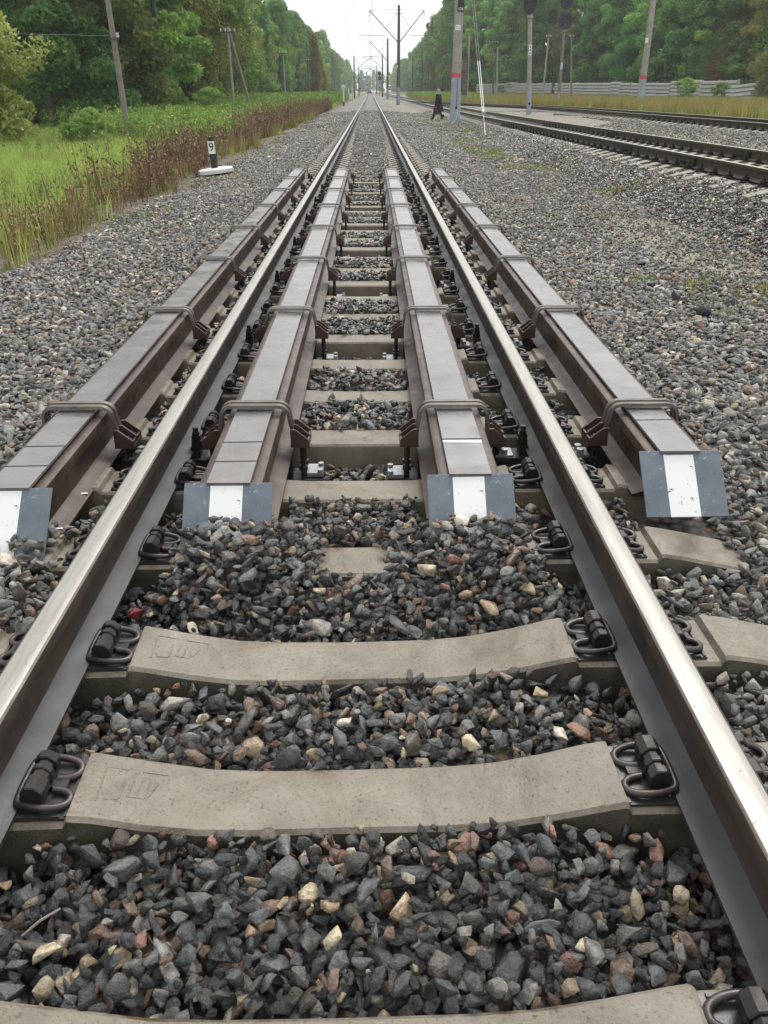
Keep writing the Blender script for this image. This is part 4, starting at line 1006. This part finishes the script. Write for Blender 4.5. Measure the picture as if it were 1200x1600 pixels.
for sd in (14, 18):
    a, b_, c_ = (Vector(V[sd]), Vector(V[sd + 1]), Vector(V[sd + 2])); mb.tube([a + Vector((0, 0, .02)), b_, c_], [.085, .07, .055], 10)
mb.build('coat', 'coat_cloth', pe, 60)
mb = MB(); rings(mb, [(.02, 0, .17, .19, .80), (.08, 0, .19, .20, .55), (.06, 0, .24, .21, .29), (.06, 0, .22, .19, .285)]); mb.build('skirt', 'skirt_cloth', pe, 60)
mb = MB(); rings(mb, [(.03, 0, .14, .17, 1.35), (.02, 0, .10, .11, 1.42), (.005, 0, .095, .10, 1.50), (.02, 0, .10, .095, 1.56), (.025, 0, .06, .06, 1.61), (.03, 0, .01, .01, 1.622)]); mb.build('headscarf', 'scarf_cloth', pe, 60)
for a in ((8, 9), (12, 13)):
    p0, p1 = Vector(V[a[0]]), Vector(V[a[1]]); mb = MB(); mb.tube([p0 + Vector((-.02, 0, .16)), p0 + Vector((-.01, 0, .02)), p1 + Vector((.03, 0, .0))], [.062, .062, .045], 8); mb.build('boot', 'leather', pe, 60)
for a in ((6, 7, 8), (10, 11, 12)):
    mb = MB(); mb.tube([Vector(V[i]) for i in a], [.095, .075, .058], 8); mb.build('stocking', 'coat_cloth', pe, 60)
# vehicle at the far crossing
p = place(577.5, 420); ve = empty('parked_car', p, R(80), 'tiny dark blue car at the far end of the line', 'car')
mb = MB(); mb.box((0, 0, .62), (4.3, 1.75, .62), None, 0, .96); mb.build('body', 'car_blue', ve); mb = MB(); mb.box((-.1, 0, 1.2), (2.3, 1.6, .58), None, 0, .8); mb.build('cabin', 'glass_dark', ve)
for a in (-1.35, 1.35):
    for s in (-.8, .8): mb = MB(); mb.cyl((a, s - .1, .33), (a, s + .1, .33), .33, 12); mb.build('wheel', 'black_paint', ve)

# ------------------------------------------------------------------ foliage
def leaf_quads(cen, size, r, up=.35, droop=0.0, aspect=.55):
    n = len(cen); u = r.normal(size=(n, 3)); u[:, 2] -= droop; u /= np.linalg.norm(u, axis=1)[:, None]
    nn = r.normal(size=(n, 3)); nn[:, 2] += up * 2; v = np.cross(nn, u); v /= np.linalg.norm(v, axis=1)[:, None] + 1e-9
    s = size * r.uniform(.6, 1.3, (n, 1)); u = u * s; v = v * s * aspect
    Vv = np.stack([cen + u, cen + v, cen - u, cen - v], 1).reshape(-1, 3); Fq = np.arange(n * 4).reshape(-1, 4); return Vv, Fq
def crown_mesh(name, kind, H, mat, seed, nleaf=15000, lsize=.2, low=.18, rad=.24):
    r = np.random.default_rng(seed)
    if kind == 'spruce':
        nc = 150; t = np.sort(r.uniform(0, 1, nc)) ** 1.0; z = H * (low + (1 - low) * t); rr = rad * H * (1 - t) ** .85 * r.uniform(.35, 1, nc) + .1; an = r.uniform(0, 2 * math.pi, nc)
        cc = np.stack([rr * np.cos(an), rr * np.sin(an), z - .25 * rr], 1); cr = np.stack([.35 + .35 * (1 - t), .35 + .35 * (1 - t), .22 + .1 * (1 - t)], 1)
    else:
        nc = 95 if kind == 'broad' else 120
        t = r.uniform(0, 1, nc); z = H * (low + (1 - low) * t)
        env = np.sin(np.clip(t * .86 + .12, 0, 1) * math.pi) ** .6 if kind == 'broad' else (np.clip(t * 4.5, 0, 1) ** .5) * (1.02 - t) ** .45
        lob = 1 + .35 * np.sin(3 * r.uniform(0, 6.28) + t * 9)
        an = r.uniform(0, 2 * math.pi, nc); rr = rad * H * env * lob * np.sqrt(r.uniform(.12, 1, nc)); cc = np.stack([rr * np.cos(an), rr * np.sin(an), z], 1)
        b = H / (16 if H > 6 else 8); s0 = r.uniform(.55, 1.25, nc) * b
        cr = np.stack([s0, s0, s0 * (.62 if kind == 'broad' else 1.25)], 1)
    wt = cr.prod(1) ** (2 / 3); idx = r.choice(len(cc), nleaf, p=wt / wt.sum())
    off = r.normal(size=(nleaf, 3)); off /= np.linalg.norm(off, axis=1)[:, None]; off *= r.uniform(.25, 1, (nleaf, 1)) ** .5
    P_ = cc[idx] + off * cr[idx]; P_[:, 2] = np.maximum(P_[:, 2], .15)
    Vv, Fq = leaf_quads(P_, lsize, r, .35, .6 if kind == 'birch' else .2, .55 if kind != 'spruce' else .3)
    tint = np.clip(r.uniform(.1, .9, nc)[idx] * .65 + r.uniform(0, .35, nleaf), 0, 1)
    return np_mesh(name, Vv, Fq, mat, tint), cc
def trunk_mesh(H, r0, mat, cc, seed, nb=9):
    r = random.Random(seed); mb = MB(); b1 = (r.uniform(-.3, .3), r.uniform(-.3, .3))
    ax = [Vector((b1[0] * t * t, b1[1] * t * t, H * .93 * t - .3)) for t in (0, .15, .4, .7, 1)]; mb.tube(ax, [r0 * 1.25, r0, r0 * .75, r0 * .42, r0 * .08], 8)
    for i in r.sample(range(len(cc)), min(nb, len(cc))):
        c_ = Vector(cc[i]); z0 = max(.5, c_.z - 1.2 - .35 * Vector((c_.x, c_.y)).length); st = Vector((0, 0, z0)); mb.tube([st, st.lerp(c_, .5) + Vector((0, 0, -.15)), c_], [r0 * .22, r0 * .13, r0 * .05], 5)
    return mb.mesh('trunk', mat, 50)
KINDS = {}
def kind(key, k, H, mat, seed, n, ls, low, rad, bark='bark', r0=.2):
    cm, cc = crown_mesh('crown', k, H, mat, seed, n, ls, low, rad); KINDS[key] = (cm, trunk_mesh(H, r0, bark, cc, seed), H)
kind('dark_broad', 'broad', 16, 'leaf_dark', 1, 30000, .15, .03, .27)
kind('dark_broad2', 'broad', 18, 'leaf_dark', 2, 22000, .19, .08, .22)
kind('mid_broad', 'broad', 15, 'leaf_mid', 3, 24000, .17, .04, .24)
kind('mid_broad2', 'broad', 18, 'leaf_mid', 4, 20000, .20, .10, .20)
kind('olive_birch', 'birch', 17, 'leaf_olive', 5, 24000, .14, .06, .15, 'bark_birch', .14)
kind('mid_birch', 'birch', 19, 'leaf_mid', 6, 20000, .16, .10, .14, 'bark_birch', .15)
kind('olive_broad', 'broad', 14, 'leaf_olive', 7, 24000, .15, .02, .24)
kind('spruce', 'spruce', 19, 'leaf_spruce', 8, 18000, .22, .05, .15)
kind('yellow_birch', 'birch', 13, 'leaf_yellow', 9, 14000, .17, .08, .13, 'bark_birch', .13)
kind('willow_bush', 'broad', 5.0, 'leaf_olive', 10, 14000, .085, .02, .42, 'bark', .06)
kind('green_bush', 'broad', 3.0, 'leaf_bush', 11, 9000, .07, .02, .45, 'bark', .04)
kind('young_tree', 'birch', 6.0, 'leaf_bush', 12, 9000, .11, .05, .20, 'bark', .06)
kind('yellow_young', 'birch', 5.5, 'leaf_yellow', 13, 5000, .11, .06, .20, 'bark', .05)
KN = {'dark_broad': 'dense dark broadleaf tree with low foliage', 'dark_broad2': 'tall dark green broadleaf tree', 'mid_broad': 'mid green low-branched tree', 'mid_broad2': 'tall mid green broadleaf tree',
      'olive_birch': 'olive green birch with hanging twigs', 'mid_birch': 'tall green birch with pale trunk', 'olive_broad': 'rounded olive green tree', 'spruce': 'dark pointed spruce', 'yellow_birch': 'birch turning yellow', 'willow_bush': 'large olive willow bush',
      'green_bush': 'bright green leafy bush', 'young_tree': 'young bright green tree', 'yellow_young': 'young tree with yellow leaves'}
def tree(key, x, y, s, where, name=None):
    cm, tm, H = KINDS[key]; nm = name or ('bush' if 'bush' in key else 'tree')
    e = empty(nm, (x, y, gz(x, y) - .05), random.uniform(0, 6.28), KN[key] + ' ' + where, 'bush' if nm == 'bush' else 'tree', where.strip())
    e.scale = (s * random.uniform(.92, 1.08), s * random.uniform(.92, 1.08), s)
    link('crown', cm, e); link('trunk', tm, e); return e
def tree_px(key, px, d, s, where, lab=None):
    q = place(px, d); e = tree(key, q.x, q.y, s, where)
    if lab: e['label'] = lab
    return e
ML = 'at the edge of the woods beyond the meadow'
for key, px, d, s, *lab in (('willow_bush', -22, 32, 1.1, 'large olive willow bush at the photo edge behind the meadow'), ('dark_broad', 88, 45, 1.05, 'dense dark tree between the willow bush and the weathered telegraph pole'), ('dark_broad', 20, 49, 1.05, 'dark leafy tree rising behind the willow bush'), ('olive_broad', 200, 50, 1.1, 'rounded olive tree right behind the weathered telegraph pole'), ('mid_broad', 262, 54, 1.0), ('dark_broad2', 148, 57, 1.0), ('dark_broad2', 240, 60, 1.0),
                      ('olive_birch', 318, 66, 1.05), ('olive_birch', 345, 78, 1.0), ('mid_broad', 300, 68, 1.1), ('mid_birch', 372, 84, 1.0), ('dark_broad', -45, 54, 1.0), ('green_bush', 128, 31.5, .36), ('green_bush', 152, 32, .45), ('green_bush', 112, 31, .28), ('green_bush', 330, 52, .7), ('mid_broad', 60, 58, 1.2)):
    tree_px(key, px, d, s, ML, *lab)
LR = 'in the woods along the line, meadow side'
seq = ['olive_birch', 'mid_broad2', 'dark_broad2', 'mid_birch', 'olive_birch', 'spruce', 'dark_broad2', 'mid_birch']
y = 70.0; k = 0
while y < 300:
    tree(seq[k % 8], -16.5 - random.uniform(0, 2.5) , y, random.uniform(.80, .98), LR); tree(seq[(k * 3 + 1) % 8], -22 - random.uniform(0, 4), y + 2, random.uniform(.85, 1.0), LR)
    y += 4.0 + y * .012; k += 1
tree_px('yellow_birch', 494, 176, .95, LR); tree_px('yellow_young', 506, 186, 1.1, LR)
RF = 'in the woods behind the ribbed fence'
k = 0; seq2 = ['dark_broad2', 'spruce', 'mid_broad2', 'olive_birch', 'dark_broad2', 'mid_birch', 'dark_broad', 'mid_broad']
for a, b_ in (((58, 82), (47, 98)), ((47, 98), (42.5, 124)), ((42.5, 124), (38.5, 166)), ((38.5, 166), (24, 196)), ((24, 196), (18.5, 215))):
    L = math.hypot(b_[0] - a[0], b_[1] - a[1]); n = max(2, int(L / 4.6))
    for i in range(n):
        t = (i + random.uniform(-.2, .2)) / n; x = a[0] + (b_[0] - a[0]) * t; y = a[1] + (b_[1] - a[1]) * t
        tree(seq2[k % 8], x + random.uniform(-1, 1.5), y, random.uniform(1.0, 1.25), RF)
        tree(seq2[(k * 3 + 2) % 8], x + 6 + random.uniform(-1, 1.5), y + 3, random.uniform(1.1, 1.3), RF); k += 1
for key, px, d, s in (('young_tree', 1098, 101, 1.1), ('yellow_young', 1112, 100, 1.0), ('young_tree', 1045, 112, 1.0), ('olive_birch', 1130, 101, .9), ('willow_bush', 1182, 95, 1.2), ('young_tree', 965, 132, 1.2), ('green_bush', 920, 146, 1.3), ('willow_bush', 1205, 84, 1.1), ('olive_birch', 1142, 99, .8), ('mid_broad', 806, 175, 1.1), ('mid_broad', 905, 150, .75), ('young_tree', 925, 148, 1.7), ('olive_birch', 880, 160, 1.0), ('young_tree', 940, 143, 1.4), ('olive_broad', 1190, 93, .9)):
    tree_px(key, px, d, s, RF)
for key, px, d, s in (('green_bush', 1070, 80, .8), ('green_bush', 1122, 78, .65)): tree_px(key, px, d, s, 'growing in yellow grass before the fence')
RM = 'in the stand past the fence end'
y = 225.0
while y < 400:
    tree(seq2[k % 8], 17 + random.uniform(0, 4) + (y - 225) * .02, y, random.uniform(.95, 1.1), RM); tree(seq2[(k * 3) % 8], 24 + random.uniform(0, 4), y + 2, random.uniform(1, 1.15), RM); k += 1; y += 5 + (y - 225) * .03
# far woods, one mass
fm = [KINDS[q][0] for q in ('dark_broad2', 'mid_broad2', 'mid_birch', 'spruce')]; proto_coll('far_trees', fm)
FP = []
for _ in range(420):
    yy = rng.uniform(300, 900); sx = rng.choice([-1, 1]); xx = sx * (16 + rng.exponential(14)) + (5 if sx > 0 else 0); FP.append((xx, yy, gz(xx, yy)))
for _ in range(60): FP.append((rng.uniform(-60, 60), rng.uniform(900, 960), -.5))
for _ in range(160): xx = rng.uniform(-70, -24); yy = rng.uniform(60, 300); FP.append((min(xx, -26), yy, gz(xx, yy)))
for _ in range(160): xx = rng.uniform(50, 110); yy = rng.uniform(90, 260); FP.append((xx, yy, gz(xx, yy)))
k = len(FP); sc = rng.uniform(.85, 1.1, (k, 1)) * np.ones((1, 3)); rt = np.zeros((k, 3)); rt[:, 2] = rng.uniform(0, 6.28, k)
scatter('distant_woods', np.array(FP), rt, sc, 'far_trees', None, 'far-off woods closing both sides of the line', 'woods')

# ------------------------------------------------------------------ grasses and weeds
def blade_mesh(name, n, h, spread_, wd, mat, seed, bend=.4):
    r = np.random.default_rng(seed); Vs = []; Fs = []; tn = []
    for i in range(n):
        a = r.uniform(0, 6.28); rr = spread_ * math.sqrt(r.uniform()); x, y = rr * math.cos(a), rr * math.sin(a); hh = h * r.uniform(.55, 1.1); b = r.uniform(0, bend) * hh; da = r.uniform(0, 6.28); dx, dy = b * math.cos(da), b * math.sin(da); wa = r.uniform(0, 3.14); wx, wy = wd * math.cos(wa), wd * math.sin(wa)
        o = len(Vs); Vs += [(x - wx, y - wy, -.02), (x + wx, y + wy, -.02), (x + dx * .35 + wx * .8, y + dy * .35 + wy * .8, hh * .6), (x + dx * .35 - wx * .8, y + dy * .35 - wy * .8, hh * .6), (x + dx + wx * .1, y + dy + wy * .1, hh), (x + dx - wx * .1, y + dy - wy * .1, hh)]
        Fs += [(o, o + 1, o + 2, o + 3), (o + 3, o + 2, o + 4, o + 5)]; q = r.uniform(); tn += [q, min(1, q + .15)]
    return np_mesh(name, np.array(Vs), np.array(Fs), mat, tn)
def weed_mesh(name, h, mat, seed, nl, ls, stems=3, sp=.08):
    r = np.random.default_rng(seed); Vs = []; Fs = []; tn = []
    for s in range(stems):
        bx_, by_ = r.uniform(-sp, sp, 2); lx, ly = r.normal(0, .13, 2) * h; hh = h * r.uniform(.65, 1.1); w_ = .004 + .003 * h; o = len(Vs)
        for k in range(3):
            a = k * 2.094; Vs += [(bx_ + w_ * math.cos(a), by_ + w_ * math.sin(a), -.03), (bx_ + lx + w_ * .4 * math.cos(a), by_ + ly + w_ * .4 * math.sin(a), hh)]
        for k in range(3): Fs.append((o + 2 * k, o + 2 * ((k + 1) % 3), o + 2 * ((k + 1) % 3) + 1, o + 2 * k + 1)); tn.append(.2)
        t = r.uniform(.12, 1.0, nl) ** .8; cen = np.stack([bx_ + lx * t, by_ + ly * t, hh * t], 1) + r.normal(0, 1, (nl, 3)) * np.array([.07, .07, .03]) * (h ** .7)
        v, f = leaf_quads(cen, ls, r, .2, .0, .4); f = f + len(Vs); Vs += [tuple(q) for q in v]; Fs += [tuple(q) for q in f]; tn += list(r.uniform(.1, 1, nl))
    return np_mesh(name, np.array(Vs), np.array(Fs), mat, tn)
proto_coll('tuft_green', [blade_mesh('tuft', 16, .22, .12, .004, 'grass_green', 30 + k, .7) for k in range(5)])
proto_coll('tuft_yellow', [blade_mesh('tuft', 18, .75, .16, .006, 'grass_yellow', 40 + k, .35) for k in range(4)] + [blade_mesh('tuft', 16, .55, .16, .006, 'grass_green', 46, .4)])
proto_coll('weed_green', [weed_mesh('weed', 1.0, 'weed_green', 50 + k, 26, .055) for k in range(4)])
proto_coll('weed_dry', [weed_mesh('weed', .75, 'weed_dry', 60 + k, 16, .028, 4, .10) for k in range(4)])
proto_coll('moss', [blade_mesh('tuft', 12, .06, .07, .004, 'moss_green', 70 + k, .8) for k in range(3)])
def cover(name, coll, x0, x1, y0, y1, dens, s, label, cat, mask=None, vary=.3, zs=1.0):
    n = int((x1 - x0) * (y1 - y0) * dens); x = rng.uniform(x0, x1, n); y = rng.uniform(y0, y1, n)
    kp = np.abs(x - CAM.x) < (y * .883 + .9) * .55 + 2.5
    if mask is not None: kp &= mask(x, y)
    x, y = x[kp], y[kp]; k = len(x); z = np.where((x > -3.4) & (x < 13.3), stone_h(x, y), ground_h(x, y)) - .01
    rt = np.zeros((k, 3)); rt[:, 2] = rng.uniform(0, 6.28, k); rt[:, 0] = rng.normal(0, .12, k); rt[:, 1] = rng.normal(0, .12, k)
    ss = s * rng.uniform(1 - vary, 1 + vary, (k, 1)) * np.array([[1, 1, zs]]); scatter(name, np.stack([x, y, z], 1), rt, ss, coll, None, label, cat)
def edge_noise(x, y, e, amp, s, seed): return x < e + amp * (vnoise(x, y, s, seed) - .5) * 2
cover('meadow_grass', 'tuft_yellow', -24, -4.6, 9, 46, 5, .5, 'taller straw coloured tufts scattered over the meadow', 'grass', lambda x, y: (vnoise(x, y, 2.3, 44) > .5), .6)
cover('meadow_weeds', 'weed_green', -24, -4.8, 11, 46, 2.2, .5, 'broad leaved weeds scattered over the meadow', 'weeds', lambda x, y: (vnoise(x, y, 2.9, 45) > .5), .6)
cover('meadow_grass', 'tuft_green', -30, -4.3, 8, 50, 62, 1.15, 'bright green meadow grass beside the gravel', 'grass', lambda x, y: edge_noise(x, y, -4.9, .5, 1.5, 31), .4)
cover('meadow_grass', 'tuft_green', -15, -4.0, 42, 130, 14, 1.9, 'green grass strip further along the line', 'grass', lambda x, y: edge_noise(x, y, -4.6, .5, 3, 32), .4)
cover('dry_weeds', 'weed_dry', -4.6, -3.2, 7.0, 19, 16, .62, 'low brown withered weed stalks between gravel and meadow', 'weeds', lambda x, y: (vnoise(x, y, .9, 33) > .50) & (x < -3.5 + .5 * (vnoise(x, y, 1.2, 34) - .5)), .55)
cover('dry_weeds', 'weed_dry', -5.0, -3.4, 14.5, 32, 15, .95, 'tall dark withered weeds along the gravel edge behind the picket post', 'weeds', lambda x, y: (x < -3.75 + .5 * (vnoise(x, y, 2.0, 35) - .5)) & (vnoise(x, y, 1.6, 36) * .6 + vnoise(x, y, .5, 46) * .4 > .42), .6)
cover('dry_weeds', 'weed_dry', -6.0, -3.6, 32, 95, 9, 1.15, 'rusty withered weeds lining the gravel further on', 'weeds', lambda x, y: (x < -3.9 + .5 * (vnoise(x, y, 2.0, 35) - .5)) & (vnoise(x, y, 3.0, 36) > .30), .5)
cover('dry_grass', 'tuft_yellow', -6.0, -3.4, 7.5, 60, 12, .55, 'straw coloured dry grass among the withered weeds', 'grass', lambda x, y: (x < -3.45 + .5 * (vnoise(x, y, 1.2, 34) - .5)) & (vnoise(x, y, 1.3, 39) > .42), .5)
cover('green_weeds', 'weed_green', -20, -4.6, 24, 80, 7, .95, 'tall green weeds in front of the woods', 'weeds', lambda x, y: (y > 27 + (-x - 5) * 1.75 + 5 * (vnoise(x, y, 3.0, 38) - .5)) & (vnoise(x, y, 2.0, 37) > .28), .5)
cover('green_weeds', 'weed_green', -16, -4.8, 80, 200, 4, 1.4, 'green weeds lining the far gravel edge', 'weeds', None, .4)
cover('yellow_grass', 'tuft_yellow', 13.3, 24, 26, 80, 22, .85, 'tall yellow grass beside the third track', 'grass', lambda x, y: x < 13.6 + .55 * (y - 25), .4)
cover('yellow_grass', 'tuft_yellow', 8.5, 46, 70, 200, 9, .75, 'yellow green grass strip before the fence', 'grass', lambda x, y: (x > x3(y) + 2.4), .4)
cover('green_weeds', 'weed_green', 8.0, 15, 110, 230, 3.2, 1.0, 'green weeds before the far end of the fence', 'weeds', lambda x, y: x > 9 + .0 * y, .4)
cover('moss_patches', 'moss', 2.7, 4.5, 6, 60, 26, 1.0, 'low moss and grass in the strip between the tracks', 'moss', lambda x, y: vnoise(x, y, 1.6, 41) > .55, .5)
cover('moss_patches', 'moss', -4.0, -2.5, 5, 40, 14, 1.0, 'low green growth on the gravel edge by the dry weeds', 'moss', lambda x, y: vnoise(x, y, 1.2, 42) > .66, .4)
p = gp(995, 440, -.09); tu = []
for k in range(9): tu.append((p.x + rng.uniform(-.14, .14), p.y + rng.uniform(-.10, .10), float(stone_h(p.x, p.y)) + .005))
rt = np.zeros((9, 3)); rt[:, 2] = rng.uniform(0, 6, 9); scatter('grass_tuft', np.array(tu), rt, np.ones((9, 3)) * .8, 'moss', None, 'small bright green tuft beside the black rocks', 'grass')
# ------------------------------------------------------------------ damp air
mb = MB(); mb.box((0, 480, 14.0), (1400, 1300, 33)); hz = mb.build('haze', 'white_paint'); hz['kind'] = 'stuff'
m = bpy.data.materials.new('haze_air'); m.use_nodes = True; t = m.node_tree; t.nodes.remove(t.nodes['Principled BSDF'])
pv = t.nodes.new('ShaderNodeVolumePrincipled'); pv.inputs['Color'].default_value = (.95, .97, .98, 1); pv.inputs['Density'].default_value = .00045
t.links.new(pv.outputs[0], t.nodes['Material Output'].inputs['Volume']); hz.data.materials.clear(); hz.data.materials.append(m)
#@@PART5
scn.cycles.use_denoising = True
